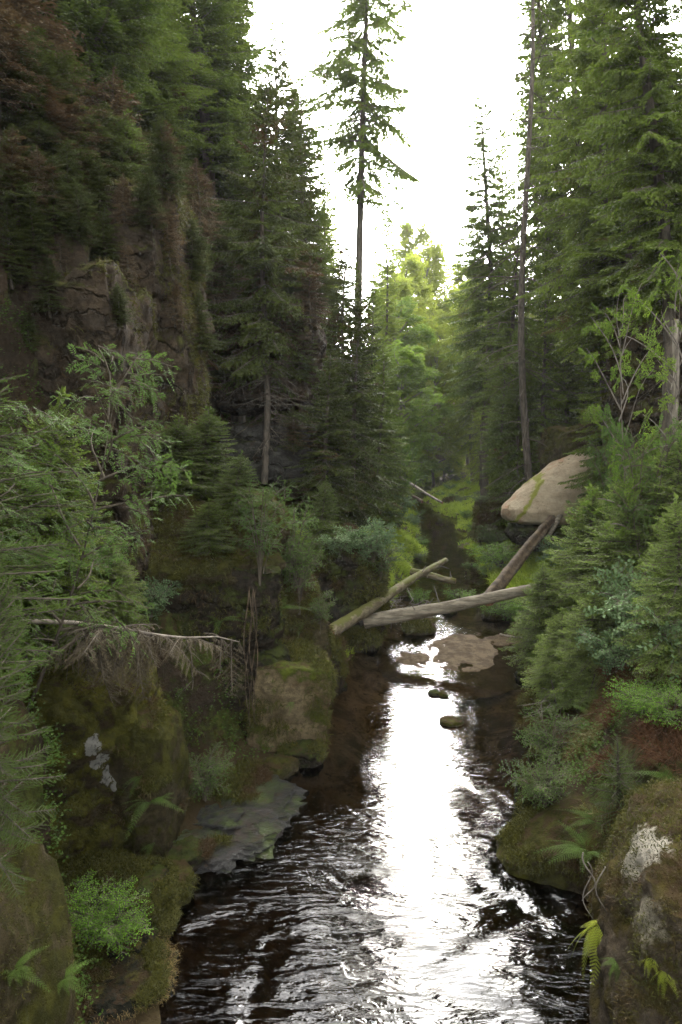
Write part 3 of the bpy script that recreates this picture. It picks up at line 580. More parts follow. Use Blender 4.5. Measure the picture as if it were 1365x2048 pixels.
SPY = {.15: [[make_spray(Lk, 1500+k*10+q, .2, tsp=.075, lsp=.034, ll=(.045, .085), lw=.022, tmax=.55) for q in range(2)] for k, Lk in enumerate(LENS)]}
SPD = {1.1: [[make_spray(Lk, 1700+k*10+q, 1.0, tsp=.05, lsp=.018, ll=(.03, .06), lw=.009, tmax=.6, bare=.2) for q in range(2)] for k, Lk in enumerate(LENS)]}
def put_branch(mb, base, az, pitch, Ln, curve, lib, lens, rng, roll=None, dt=0.0, matmap=None):
    k = int(np.argmin([abs(math.log(Ln/l)) for l in lens])); t = lib[k][rng.integers(2)]; s = Ln/lens[k]
    roll = rng.normal(0, .25) if roll is None else roll
    def f(V):
        W = V*s; W = rotx(W, roll); x = W[:, 0]/Ln
        W = W.copy(); W[:, 2] += curve*Ln*(x*x-.25*x**3) + 0.10*Ln*np.clip(x-.55, 0, 1)**2*3
        W = roty(W, -pitch); W = rotz(W, az); return W+base
    inst(mb, t, f, dt, matmap)
def bare_branch(mb, base, az, pitch, Ln, rng, r0=.018, mat=0, sub=4, sag=-.3):
    s = np.linspace(0, 1, 7)
    P = np.stack([s*Ln, .06*Ln*np.sin(s*3+rng.random()*6), sag*Ln*s**1.8], 1)+rng.normal(0, .012*Ln, (7, 3))*s[:, None]
    W = rotz(roty(P, -pitch), az)+base; tube(mb, W, r0*(1-.85*s)+.003, 4, .5, mat, cap=False)
    for q in range(sub):
        k = rng.uniform(.25, .95); b = W[int(k*6)]; l = Ln*rng.uniform(.15, .4); a2 = az+rng.choice([-1, 1])*rng.uniform(.4, 1.1); s3 = np.linspace(0, 1, 4)
        l = l; P2 = np.stack([np.cos(a2)*s3*l, np.sin(a2)*s3*l, (rng.uniform(-.5, .1)*s3-.4*s3**2)*l], 1)+b
        tube(mb, P2, r0*.4*(1-.7*s3)+.002, 3, .5, mat, cap=False)
def spruce(H, Rr, crown0, nb, seed, fmat, bark, hangs=(.15, .6), lean=0.0, trunk_r=None, ragged=.3, dead=30, deadlen=1.2, fine=False, gap=0.0, tintb=0.0, top_pow=.6, name='spruce_tree', sparse=False, bend=.0):
    rng = np.random.default_rng(seed); root = empty(name)
    tr = trunk_r or (.0085*H+.03)
    n = 14; s = np.linspace(0, 1, n); tx = lean*H*s+bend*H*np.sin(s*3.1)*.5+.01*H*np.sin(s*7+seed); ty = .008*H*np.cos(s*5+seed)-.008*H
    TP = np.stack([tx, ty, s*H], 1); tb = MB(); TP2 = TP.copy(); TP2[0, 2] = -.5
    tube(tb, TP2, tr*(1-s)**.75+.006, 9 if H > 8 else 6, .5, 0)
    tb.build('trunk', M[bark], root, smooth=True)
    cb = MB(); z = crown0*H; gaps = [rng.uniform(0, 6.28) for _ in range(40)]
    for k in range(nb):
        t = ((k+rng.random())/nb)**.9; zz = crown0*H+(H*(1-crown0))*t*.985
        shape = (1-t)**top_pow*min(1, .6+2.2*t)
        Ln = max(.14*min(1, H/6)+.05, Rr*shape*rng.uniform(1-ragged, 1+ragged*.5))
        az = k*2.39996+rng.normal(0, .35)
        if gap and rng.random() < gap: continue
        base = np.array([np.interp(zz/H, s, tx), np.interp(zz/H, s, ty), zz])
        pitch = R(-12+55*t**2+rng.normal(0, 7)); cv = -.28*(1-t)-.05
        if fine: put_branch(cb, base, az, pitch+R(12), Ln, cv*.6, FIN, [.25, .5, .9], rng, dt=rng.normal(0, .1))
        else:
            h = hangs[rng.integers(len(hangs))]; lib = SPY if (H < 6 and h in SPY) else SPG if sparse and h in SPG else SPR
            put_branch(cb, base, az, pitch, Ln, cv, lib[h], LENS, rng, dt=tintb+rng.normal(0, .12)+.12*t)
    # leader
    if not fine: put_branch(cb, np.array([tx[-1], ty[-1], H*.985]), 0, R(85), max(.35, H*.03), 0, SPR[.15], LENS, rng)
    else: put_branch(cb, np.array([tx[-1], ty[-1], H*.97]), 0, R(85), .18, 0, FIN, [.25, .5, .9], rng)
    cb.build('crown', [M[fmat], M['bark']], root)
    if dead:
        db = MB()
        for k in range(dead):
            t = rng.uniform(.08, max(.2, crown0*1.15)); base = np.array([np.interp(t, s, tx), np.interp(t, s, ty), t*H])
            bare_branch(db, base, rng.uniform(0, 6.28), R(rng.uniform(-25, 20)), deadlen*rng.uniform(.4, 1.2), rng, .012+.004*deadlen)
            if dead <= 14: db.build('dead_branch', M['twig_dark'], root); db = MB()
        if dead > 14: db.build('dead_branches', M['twig_dark'], root)
    root['H'] = H; root['R'] = Rr
    return root
PROTO = {}
USED = set()
def proto(key, **k): PROTO[key] = k
def place(key, loc, H, Rr=None, rz=0.0, label='', cat='tree', group=None, tilt=(0, 0)):
    """first use builds the tree itself, later ones copy it with its parts"""
    if key not in USED:
        k = PROTO[key]; fn = k.pop('fn', spruce); r = fn(**k); PROTO[key] = r; USED.add(key)
        h0, r0 = r['H'], r['R']; del r['H']; del r['R']; PROTO[key+'_dim'] = (h0, r0)
        o = r
    else: o = copy_tree(PROTO[key])
    h0, r0 = PROTO[key+'_dim']; s = H/h0; sr = (Rr/r0) if Rr else s
    o.location = loc; o.rotation_mode = 'ZYX'; o.rotation_euler = (tilt[0], tilt[1], rz); o.scale = (sr, sr, s)
    tag(o, label, cat, group); return o
# ------------------------------------------------------------------ broad leaves, ferns, shrubs
def leaves(mb, base, d, l, w, rng, tint, mat=0, tilt=.45, fold=.15):
    n = len(base); up = np.array([0, 0, 1.])+rng.normal(size=(n, 3))*tilt; s = unit(np.cross(d, up)); u = unit(np.cross(s, d))
    l = np.broadcast_to(l, (n,))[:, None]; w = np.broadcast_to(w, (n,))[:, None]
    mid = base+d*l*.5-u*w*fold
    V = np.stack([base, base+d*l*.45+s*w*.5, base+d*l, mid, base+d*l*.45-s*w*.5], 1).reshape(-1, 3)
    a = np.arange(n)[:, None]*5; F = np.concatenate([a+[0, 1, 2, 3], a+[0, 3, 2, 4]]); mb.add(V, F, np.repeat(np.broadcast_to(tint, (n,)), 5), mat)
def twig_simple(L, seed, ll=.085, lw=.055, sp=.03, droop=.25, side=True):
    rng = np.random.default_rng(seed); mb = MB()
    def line(P0, d, ln):
        n = max(3, int(ln/sp)); s = (np.arange(n)+.8)/n*ln; P = P0+s[:, None]*d; P[:, 2] -= droop*s**1.4*.6
        sgn = np.where(np.arange(n) % 2, 1, -1)[:, None]; sd = unit(np.cross(d, [0, 0, 1]))
        dd = unit(d*.7+sgn*sd*.8+rng.normal(size=(n, 3))*.25+[0, 0, -.2]); leaves(mb, P, dd, ll*rng.uniform(.6, 1.15, n), lw*rng.uniform(.7, 1.1, n), rng, np.clip(rng.normal(.5, .18, n), 0, 1))
        tube(mb, [P0, P[n//2], P[-1]], [.006, .004, .002], 3, .5, 1, cap=False)
    line(np.zeros(3), np.array([1., 0, 0]), L)
    if side:
        for x in np.arange(.15*L, .85*L, .13):
            for sg in (-1, 1):
                a = sg*rng.uniform(.6, 1.1); line(np.array([x, 0, 0]), np.array([math.cos(a), math.sin(a), rng.uniform(-.1, .15)]), (L-x)*rng.uniform(.4, .7)+.06)
    return mb.pack()
def twig_rowan(L, seed):
    rng = np.random.default_rng(seed); mb = MB(); k = 0
    tube(mb, [[0, 0, 0], [L*.5, 0, .02], [L, 0, 0]], [.007, .005, .003], 4, .5, 1, cap=False)
    for x in np.arange(.1*L, L*1.01, .055):
        a = k*2.4+rng.normal(0, .3); k += 1; el = rng.uniform(-.1, .5); ln = rng.uniform(.12, .19)
        d = unit(np.array([.55, math.cos(a)*.8, math.sin(a)*.5+.15])); n = 6
        t = np.linspace(.25, 1, n)*ln; P = np.array([x, 0, 0])+t[:, None]*d; P[:, 2] -= t**2*2.2; sd = unit(np.cross(d, [0, 0, 1])); fw = unit(d+np.array([0, 0, -.5]))
        tn = rng.normal(.5, .15)
        for sg in (-1, 1): leaves(mb, P, unit(np.tile(sd*sg+fw*.45, (n, 1))+rng.normal(size=(n, 3))*.08), rng.uniform(.045, .06, n), .017, rng, np.clip(tn+rng.normal(0, .08, n), 0, 1), tilt=.25, fold=.1)
        leaves(mb, P[-1:], fw[None], .05, .017, rng, tn, tilt=.2)
        tube(mb, [[x, 0, 0], P[n//2], P[-1]], [.002, .0015, .001], 3, .5, 1, cap=False)
    return mb.pack()
TW = {'simple': [twig_simple(.8, 1), twig_simple(.8, 2)], 'far': [twig_simple(1.6, 3, .19, .13, .085, .3), twig_simple(1.6, 4, .19, .13, .085, .3)],
      'rowan': [twig_rowan(.5, 5), twig_rowan(.4, 6)], 'bramble': [twig_simple(.6, 7, .10, .075, .05, .5, False), twig_simple(.55, 8, .09, .07, .045, .6)],
      'small': [twig_simple(.4, 9, .04, .025, .022, .2), twig_simple(.35, 10, .035, .025, .02, .2)]}
TL = {'simple': .8, 'far': 1.6, 'rowan': .45, 'bramble': .6, 'small': .4}
def put_twig(mb, kind, base, az, pitch, ln, rng, dt=0.0):
    t = TW[kind][rng.integers(2)]; s = ln/TL[kind]; ro = rng.normal(0, .4)
    inst(mb, t, lambda V: rotz(roty(rotx(V*s, ro), -pitch), az)+base, dt)
def broadleaf(H, Rr, c0, nl, seed, kind, fmat, bark, name='broadleaf_tree', tl=1.5, per=7, trunk_r=None):
    rng = np.random.default_rng(seed); root = empty(name); tb = MB(); cb = MB(); tr = trunk_r or .014*H+.02
    s = np.linspace(0, 1, 10); TP = np.stack([.05*H*np.sin(s*2.5+seed), .04*H*np.sin(s*3+seed*2), s*H*.92-.3*(s == 0)], 1); TP[:, :2] -= TP[0, :2]; tube(tb, TP, tr*(1-s*.9), 7, .5, 0)
    for k in range(nl):
        t = c0+(1-c0)*((k+rng.random())/nl); b = np.array([np.interp(t, s, TP[:, q]) for q in range(3)]); az = k*2.4+rng.normal(0, .4)
        u = (t-c0)/(1-c0); ln = Rr*(.45+.75*math.sin(math.pi*min(1, .15+.8*u)))*rng.uniform(.65, 1.1); pt = rng.uniform(.1, .45)+.7*u; q = np.linspace(0, 1, 6)
        L3 = np.stack([q*ln*math.cos(pt), .1*ln*np.sin(q*4+k), q*ln*math.sin(pt)-.18*ln*q*q], 1); W = rotz(L3, az)+b; tube(tb, W, tr*.42*(1-q*.85)+.004, 5, .5, 0, cap=False)
        for m_ in range(per):
            qq = rng.uniform(.3, 1); bb = np.array([np.interp(qq, q, W[:, z]) for z in range(3)])+rng.normal(0, .12*ln, 3)*[1, 1, .5]
            put_twig(cb, kind, bb, az+rng.normal(0, .9), rng.uniform(-.3, .35), tl*rng.uniform(.6, 1.2), rng, rng.normal(0, .14))
    tb.build('trunk', M[bark], root, smooth=True); cb.build('crown', [M[fmat], M['twig_dark']], root); root['H'] = H; root['R'] = Rr; return root
def shrub(H, Rr, ns, seed, kind, fmat, bark='twig_dark', name='shrub', tl=.5, per=7, berries=None):
    rng = np.random.default_rng(seed); root = empty(name); tb = MB(); cb = MB()
    for k in range(ns):
        az = k*2.4+rng.normal(0, .3); hh = H*rng.uniform(.6, 1); rr = Rr*rng.uniform(.2, 1); q = np.linspace(0, 1, 7)
        P = np.stack([rr*q**1.3, .1*rr*np.sin(q*4+k), hh*np.sin(q*1.45)], 1); W = rotz(P, az); W[0, 2] = -.15; tube(tb, W, .006*H*(1-.7*q)+.005, 5, .5, 0, cap=False)
        for m_ in range(per):
            qq = .25+.75*(m_+rng.random())/per; bb = np.array([np.interp(qq, q, W[:, z]) for z in range(3)]); put_twig(cb, kind, bb, az+rng.normal(0, 1.2), rng.uniform(-.2, .6), tl*rng.uniform(.6, 1.15), rng, rng.normal(0, .12))
    tb.build('stem', M[bark], root, smooth=True); cb.build('leaves', [M[fmat], M['twig_dark']], root); root['H'] = H; root['R'] = Rr; return root
def frond_t(L, seed):
    rng = np.random.default_rng(seed); mb = MB(); q = np.linspace(0, 1, 9); tube(mb, np.stack([q*L, q*0, q*0], 1), .004*(1-.8*q), 3, .5, 0, cap=False)
    for x in np.arange(.14*L, L*.99, L/21):
        k = x/L; pl = L*.26*min(1, .35+3*(k-.12))*(1-k)**.75+.012
        for sg in (-1, 1):
            d = unit(np.array([.38, sg, -.12])); n = max(3, int(pl/.009)); t = np.linspace(.1, 1, n); P = np.array([x, 0, 0])+t[:, None]*pl*d
            for s2 in (-1, 1):
                dd = unit(np.tile(np.array([s2*.9, sg*.45, 0]), (n, 1))+rng.normal(size=(n, 3))*.06); leaves(mb, P, dd, pl*.11*(1-t*.7)+.003, .007*L/.6, rng, np.clip(rng.normal(.5, .12, n), 0, 1), tilt=.1, fold=0)
    return mb.pack()
FR = [frond_t(.6, 1), frond_t(.6, 2)]
def fern(n, L, seed, fmat='fern', droop=1.0, fan=6.28, az0=0.0, pit=.9):
    rng = np.random.default_rng(seed); root = empty('fern'); mb_all = []
    for k in range(n):
        mb = MB(); az = az0+fan*(k+rng.random()*.5)/n; pt = rng.uniform(pit-.35, pit+.2); s = L/.6*rng.uniform(.7, 1.1); dr = droop*rng.uniform(.6, 1.4); tw = rng.normal(0, .35)
        def f(V):
            W = V*s; x = W[:, 0]/L; W = rotx(W, 0.0); W[:, 2] -= dr*L*x*x; return rotz(roty(rotx(W, tw), -pt), az)
        inst(mb, FR[rng.integers(2)], f, rng.normal(0, .12)); mb.build('frond', M[fmat], root)
    root['H'] = L; root['R'] = L; return root
# prototypes
proto('tall', H=26, Rr=3.1, crown0=.28, nb=250, seed=1, fmat='spruce', bark='bark', hangs=(.6, 1.1), dead=26, deadlen=1.6)
proto('tall2', H=24, Rr=2.7, crown0=.36, nb=210, seed=2, fmat='spruce', bark='bark', hangs=(.15, .6, 1.1), dead=30, deadlen=1.4, lean=.02)
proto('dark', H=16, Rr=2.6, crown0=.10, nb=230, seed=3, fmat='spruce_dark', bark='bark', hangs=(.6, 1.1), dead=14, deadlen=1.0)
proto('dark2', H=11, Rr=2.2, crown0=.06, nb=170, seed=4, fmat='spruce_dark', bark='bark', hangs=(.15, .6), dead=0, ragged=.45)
proto('full', H=12, Rr=2.3, crown0=.04, nb=190, seed=5, fmat='spruce', bark='bark', hangs=(.15, .6), dead=0)
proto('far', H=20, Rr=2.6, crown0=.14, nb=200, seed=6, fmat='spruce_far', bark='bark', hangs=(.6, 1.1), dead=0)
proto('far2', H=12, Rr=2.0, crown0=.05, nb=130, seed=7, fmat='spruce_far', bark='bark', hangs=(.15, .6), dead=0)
proto('young', H=4.2, Rr=1.35, crown0=.03, nb=210, seed=8, fmat='spruce_young', bark='bark', hangs=(.15,), dead=0, ragged=.25, name='young_spruce')
proto('youngblue', H=5, Rr=1.5, crown0=.03, nb=250, seed=9, fmat='spruce_blue', bark='bark', hangs=(.15,), dead=0, ragged=.25, name='young_spruce')
proto('sapling', H=1.5, Rr=.5, crown0=.05, nb=60, seed=10, fmat='needle_near', bark='bark', fine=True, dead=0, name='spruce_sapling')
proto('nearspruce', H=3.6, Rr=1.0, crown0=.1, nb=120, seed=31, fmat='needle_near', bark='bark', fine=True, dead=0, name='young_spruce')
proto('airy', H=35, Rr=4.0, crown0=.46, nb=260, seed=11, fmat='spruce', bark='bark', hangs=(.6, 1.1), dead=12, deadlen=1.3, gap=.30, ragged=.8, trunk_r=.27, top_pow=.45)
proto('bare', H=33, Rr=2.2, crown0=.82, nb=22, seed=12, fmat='spruce_dark', bark='bark', hangs=(1.1,), dead=90, deadlen=3.4, name='spruce_tree', gap=.4, trunk_r=.18, sparse=True, top_pow=.4)
proto('thin', H=14.5, Rr=3.0, crown0=.26, nb=130, seed=13, fmat='spruce_dark', bark='bark', hangs=(.6, 1.1), dead=46, deadlen=1.8, trunk_r=.13, ragged=.5)
proto('brown', H=8, Rr=2.0, crown0=.05, nb=120, seed=14, fmat='needle_red', bark='bark', hangs=(.6, 1.1), dead=20, deadlen=1.0, sparse=True)
proto('beech', fn=broadleaf, H=13, Rr=4.2, c0=.12, nl=34, seed=15, kind='far', fmat='beech', bark='bark_grey', per=15, tl=1.5)
proto('yellow', fn=broadleaf, H=12, Rr=3.6, c0=.10, nl=32, seed=16, kind='far', fmat='yellowleaf', bark='bark_grey', per=15, tl=1.4)
proto('shrub', fn=shrub, H=1.6, Rr=1.1, ns=16, seed=17, kind='simple', fmat='beech', tl=.6, per=5)
proto('rowan', fn=shrub, H=2.0, Rr=1.0, ns=10, seed=18, kind='rowan', fmat='rowan', name='rowan_shrub', tl=.45, per=9)
proto('rowantree', fn=broadleaf, H=4.2, Rr=1.1, c0=.25, nl=18, seed=41, kind='rowan', fmat='rowan', bark='twig_dark', name='rowan_tree', tl=.45, per=7, trunk_r=.03)
proto('slender', fn=broadleaf, H=5, Rr=1.5, c0=.3, nl=18, seed=42, kind='simple', fmat='beech', bark='bark_grey', name='broadleaf_tree', tl=.5, per=4, trunk_r=.04)
proto('bramble', fn=shrub, H=.9, Rr=1.0, ns=16, seed=19, kind='bramble', fmat='bramble', name='bramble', tl=.55, per=6)
proto('smallshrub', fn=shrub, H=.7, Rr=.5, ns=14, seed=20, kind='small', fmat='rowan', tl=.35, per=6)
proto('smallgreen', fn=shrub, H=.7, Rr=.5, ns=14, seed=28, kind='small', fmat='cover', tl=.35, per=6)
proto('yellowshrub', fn=shrub, H=1.4, Rr=.9, ns=12, seed=21, kind='simple', fmat='yellowleaf', tl=.5, per=5)
proto('fern', fn=fern, n=13, L=.62, seed=22)
proto('fernbig', fn=fern, n=16, L=.8, seed=23, droop=.9)
proto('fernhang', fn=fern, n=7, L=.6, seed=24, fan=2.8, az0=1.75, pit=.1, droop=.8)
proto('fernyellow', fn=fern, n=15, L=.42, seed=25, fmat='fern_yellow', pit=.05, droop=.75)
def at(u, y, vt, key, Rr=None, label='', cat='tree', group=None, vb=None, H=None, rz=None, tilt=(0, 0), minH=.3):
    """stand a tree at photo column u and depth y (vt = row its top reaches); it is rooted where the ground is"""
    x = PY(u, 900, y)[0]; zb = gz(x, y)
    if vb is not None:
        p = onray(u, vb)
        if p is not None and y*.72 < p[1] < y*1.45:
            Rr = Rr*p[1]/y if Rr else Rr; H = H*p[1]/y if H else H; x, y, zb = p
    h = H if H else max(minH, PY(u, vt, y)[2]-zb)
    tilt = (tilt[0], tilt[1]-(u-682)/387*.048)
    if key.startswith('young') or key == 'dark2': tilt = (tilt[0]+.09*math.sin(u), tilt[1]+.08*math.sin(u*1.7))
    return place(key, (x, y, zb-.05), h, Rr, rz if rz is not None else (u*.37+y) % 6.28, label, cat, group, tilt)
CROWD = []
# --- named trees
at(702, 46, -420, 'airy', 4.8, 'tall airy spruce with a long bare lower trunk rising alone into the white sky', tilt=(0, R(2.6)))
at(1070, 34, -420, 'bare', 2.4, 'nearly bare straight trunk with dead side branches, right of the sky gap', cat='dead tree')
at(526, 24.5, 150, 'thin', 2.9, 'thin trunked spruce in front of the dark hollow, bare curved twigs below', vb=940)
at(985, 47, 165, 'tall', 4.0, 'pointed spruce standing free at the right side of the sky gap')
at(400, 30, -260, 'tall2', 3.8, 'dark spruce with dead grey side branches on the left slope top')
at(470, 33, -160, 'tall', 4.4, 'dense dark spruce bordering the sky on the left, tallest there', tilt=(0, R(-2)))
at(545, 38, 60, 'dark', 4.2, 'dark spruce stepping down behind the thin trunked one')
at(610, 42, 170, 'tall', 4.0, 'spruce with ragged top left of the tall airy spruce')
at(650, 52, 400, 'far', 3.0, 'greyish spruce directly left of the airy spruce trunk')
at(214, 21, -260, 'tall2', 2.8, 'spruce with a straight dark trunk above the brown bushes, upper left')
at(775, 62, 400, 'far', 2.6, 'slim spruce right behind the tall airy trunk')
at(755, 70, 430, 'far2', 2.4, 'small spruce behind the airy trunk, left of the yellow green trees')
at(1118, 42, -300, 'tall2', 3.4, 'tall spruce behind the bare trunk with brownish crown')
at(1245, 27, -350, 'tall', 3.4, 'thick trunked spruce at the upper right with broad hanging boughs')
at(1345, 19.5, -500, 'tall2', 2.6, 'straight dark trunk at the right frame edge')
at(1262, 25.5, 190, 'full', 2.9, 'big bright green spruce with layered boughs, right slope')
at(1160, 37, -380, 'tall2', 3.4, 'tall spruce just right of the bare trunk, tip above the frame')
at(1098, 52, -120, 'far', 3.4, 'pale spruce seen through the branches of the bare trunk')
at(1205, 46, -300, 'tall', 3.6, 'tall spruce far back between the bare trunk and the thick trunked one')
at(1270, 30, 60, 'tall', 3.0, 'spruce beside the yellow topped dark rock')
at(1165, 39, 300, 'full', 3.0, 'mid green spruce between the bare trunk and the layered one')
at(1040, 42, 420, 'tall', 2.8, 'spruce with fine drooping twigs left of the bare trunk foot')
at(1095, 36, 500, 'full', 2.4, 'bushy spruce behind the sandstone snout')
at(948, 66, 420, 'far', 2.8, 'light green spruce at the right end of the sky gap')
at(1010, 54, 230, 'far', 2.8, 'pale spruce behind the free standing pointed one')
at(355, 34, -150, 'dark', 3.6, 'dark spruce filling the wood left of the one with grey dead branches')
at(300, 27, -200, 'tall', 3.6, 'leafy spruce between the straight trunk and the one with grey dead branches')
at(440, 38, -120, 'dark', 4.0, 'dark spruce hidden partly behind the tallest one by the sky')
at(640, 60, 330, 'far', 3.6, 'misty spruce at the left foot of the sky gap')
at(590, 50, 170, 'dark', 3.8, 'dark spruce behind the ragged topped one')
at(120, 22, -350, 'tall', 3.6, 'dark spruce above the reddish bush in the top left')
at(20, 20, -400, 'dark', 3.4, 'dark spruce in the top left corner')
# left bank spruces in the middle
at(700, 27.5, 560, 'dark2', 2.2, 'dense dark spruce on the left bank above the rounded boulder')
at(760, 33, 690, 'full', 2.2, 'spruce leaning over the stream bend on the left bank', vb=1060)
at(640, 25, 700, 'dark2', 1.9, 'dark spruce between the thin trunk and the dense bank spruce')
at(600, 29, 520, 'dark', 2.5, 'brownish spruce on the ledge behind the thin trunk')
at(690, 36, 480, 'dark', 2.6, 'tall dark spruce behind the dense bank spruce')
at(740, 42, 560, 'full', 2.4, 'green spruce below the airy spruce')
at(412, 14.8, 822, 'young', 1.15, 'young spruce with pointed top on the mossy ledge, the right one', vb=985, cat='young spruce')
at(345, 14.6, 838, 'young', 1.2, 'young spruce with twin top on the mossy ledge, the left one', vb=990, cat='young spruce')
at(470, 15.0, 905, 'young', .75, 'little spruce right of the pair on the mossy ledge', vb=1030, cat='young spruce')
at(420, 14.2, 1000, 'young', .8, 'low spreading young spruce hanging over the mossy ledge lip', vb=1100, cat='young spruce')
# left foreground dark spruces
at(60, 9.8, 800, 'young', 1.35, 'dark green young spruce against the cliff, far left middle', vb=1280, cat='young spruce')
at(150, 11, 930, 'young', 1.25, 'dark spruce left of the grey cliff foot', vb=1240, cat='young spruce')
at(110, 9.3, 1010, 'young', 1.1, 'dim young spruce above the fallen dead trunk', vb=1300, cat='young spruce')
at(215, 11.4, 1080, 'young', .8, 'small dim spruce under the grey cliff foot', vb=1250, cat='young spruce')
at(-170, 6.2, 440, 'nearspruce', 1.35, 'fresh green spruce reaching in from the left frame edge', cat='young spruce')
at(-95, 5.0, 1110, 'nearspruce', .6, 'bright spruce twigs at the left frame edge above the mossy wall', cat='spruce sapling')
at(640, 17.5, 960, 'young', .7, 'young spruce behind the rowan, above the cut log end', vb=1110, cat='young spruce')
at(575, 16.4, 1010, 'young', .75, 'young spruce among the rowan leaves on the left bank', vb=1150, cat='young spruce')
# cliff top bushes at left
for (u, y, v, k, r, lb) in [(60, 17, -40, 'brown', 2.6, 'reddish brown dead bush in the top left corner'), (110, 16.5, 60, 'dark2', 2.0, 'dark young spruce high at the left'), (40, 15.5, 170, 'dark2', 1.8, 'dark spruce on the cliff top at the left edge'),
       (160, 16.5, 190, 'dark2', 1.7, 'olive spruce on the cliff top under the straight trunk'), (240, 18, 140, 'brown', 1.6, 'pale brown dead spruce beside the straight trunk'), (280, 19, 230, 'dark2', 1.7, 'olive green spruce right of the pale brown dead one'),
       (215, 17, 330, 'dark2', 1.4, 'bushy spruce hanging over the cliff edge'), (330, 21, 260, 'dark2', 1.8, 'small dark spruce below the dead grey branches'), (110, 15.4, 350, 'dark2', 1.5, 'bushy olive spruce on the cliff rim, left part'),
       (30, 14.8, 330, 'brown', 1.5, 'rust brown bush on the cliff rim at the left edge'), (260, 17.6, 400, 'young', 1.1, 'lowest young spruce on the cliff shoulder'), (180, 16, 400, 'brown', 1.1, 'rusty drooping bush over the cliff shoulder'),
       (370, 24, 350, 'dark2', 1.7, 'yellowish young spruce in the gully right of the pillar'), (430, 27, 400, 'dark2', 2.0, 'dark spruce in the gully behind the pillar'), (340, 22, 480, 'brown', 1.3, 'brown dead bush in the gully beside the pillar'),
       (460, 28, 500, 'brown', 1.7, 'brown dead spruce on the rock bulge'), (560, 30, 600, 'dark2', 1.6, 'olive bush on top of the rock bulge'), (300, 18, 560, 'brown', .8, 'orange brown dead heather on the pillar side')]:
    at(u, y, v, k, r, lb, cat='dead spruce' if k == 'brown' else 'spruce', minH=2.0)
for (u, vb, h, k) in [(20, 560, 150, 'dark2'), (30, 430, 170, 'dark2'), (110, 470, 150, 'dark2'), (70, 520, 130, 'dark2'), (160, 480, 120, 'dark2'), (100, 620, 110, 'dark2'), (210, 520, 110, 'dark2'), (240, 640, 80, 'dark2'), (80, 430, 130, 'brown'), (140, 400, 120, 'dark2'), (60, 330, 150, 'dark2'), (200, 420, 100, 'dark2'), (250, 440, 90, 'brown'), (300, 450, 110, 'dark2'), (340, 520, 120, 'brown'), (120, 520, 70, 'brown'),
        (255, 560, 80, 'brown'), (350, 640, 90, 'brown'), (400, 700, 120, 'dark2'), (430, 640, 130, 'brown'), (470, 700, 120, 'brown'), (520, 640, 110, 'dark2'), (560, 720, 120, 'brown'), (600, 760, 130, 'dark2'), (620, 650, 130, 'brown'), (450, 760, 90, 'dark2'),
        (385, 560, 130, 'dark2'), (490, 560, 130, 'dark2'), (30, 240, 160, 'brown'), (150, 260, 150, 'dark2'), (90, 150, 160, 'brown'), (230, 300, 140, 'dark2'), (330, 380, 140, 'dark2'), (400, 480, 150, 'brown'), (640, 830, 100, 'dark2'), (590, 900, 90, 'dark2'), (300, 800, 60, 'dark2'), (60, 700, 90, 'dark2')]:
    p = onray(u, vb)
    if p is None or p[1] > 45: continue
    hh = h*p[1]/FPX; o = place(k, p-[0, 0, .1], hh, hh*.42, u*.7, 'small reddish brown dead bush' if k == 'brown' else 'small olive spruce bush', 'bush', 'bushes clinging to the left cliff'); CROWD.append(('bushes clinging to the left cliff', u, o))
# left slope crowd
def pu(x, y): return 682.5+x/y*FPX
rngp = np.random.default_rng(5)
gL = 'spruces crowding the upper left slope'
for k in range(34):
    y = rngp.uniform(22, 60); d = rngp.uniform(8.5, 22); x = float(xl(y))-d; z = gz(x, y)
    if not -130 < pu(x, y) < 1500: continue
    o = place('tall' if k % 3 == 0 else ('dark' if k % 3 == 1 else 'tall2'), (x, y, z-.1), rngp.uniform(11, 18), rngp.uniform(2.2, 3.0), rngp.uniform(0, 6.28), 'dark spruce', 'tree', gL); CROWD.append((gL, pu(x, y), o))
# right slope crowd
gR = 'spruces crowding the right slope'
for k in range(46):
    y = rngp.uniform(24, 75); d = rngp.uniform(6.5, 24); x = float(xr(y))+d; z = gz(x, y)
    if (985 < pu(x, y) < 1250 and y < 36) or (38 < y < 80 and d < 10): continue
    if not -130 < pu(x, y) < 1500: continue
    o = place(['tall', 'full', 'tall2', 'far'][k % 4] if y > 38 else ['tall', 'full', 'tall2'][k % 3], (x, y, z-.1), rngp.uniform(10, 19), rngp.uniform(2.2, 3.0), rngp.uniform(0, 6.28), 'green spruce', 'tree', gR); CROWD.append((gR, pu(x, y), o))
# lower right-bank spruces along the stream
for (u, y, v, k, r, lb) in [(1005, 42, 760, 'full', 1.4, 'slim spruce at the foot of the right slope, left of the snout'), (1010, 37, 700, 'full', 1.7, 'spruce just left of the sandstone snout'), (1045, 36, 640, 'full', 1.9, 'spruce behind the tip of the sandstone snout'),
       (962, 60, 640, 'far2', 1.6, 'pale little spruce beside the far pond'), (1195, 35, 640, 'full', 2.0, 'spruce above the overgrown hump'), (1230, 27, 560, 'full', 2.0, 'mid green spruce above the dark right cliff'),
       (1135, 37, 690, 'dark2', 1.8, 'dusky spruce over the snout neck'), (1235, 27, 700, 'dark2', 1.5, 'dusky spruce between the snout and the right cliff'), (915, 84, 700, 'far2', 2.0, 'light spruce at the valley bend')]:
    at(u, y, v, k, r, lb, cat='spruce')
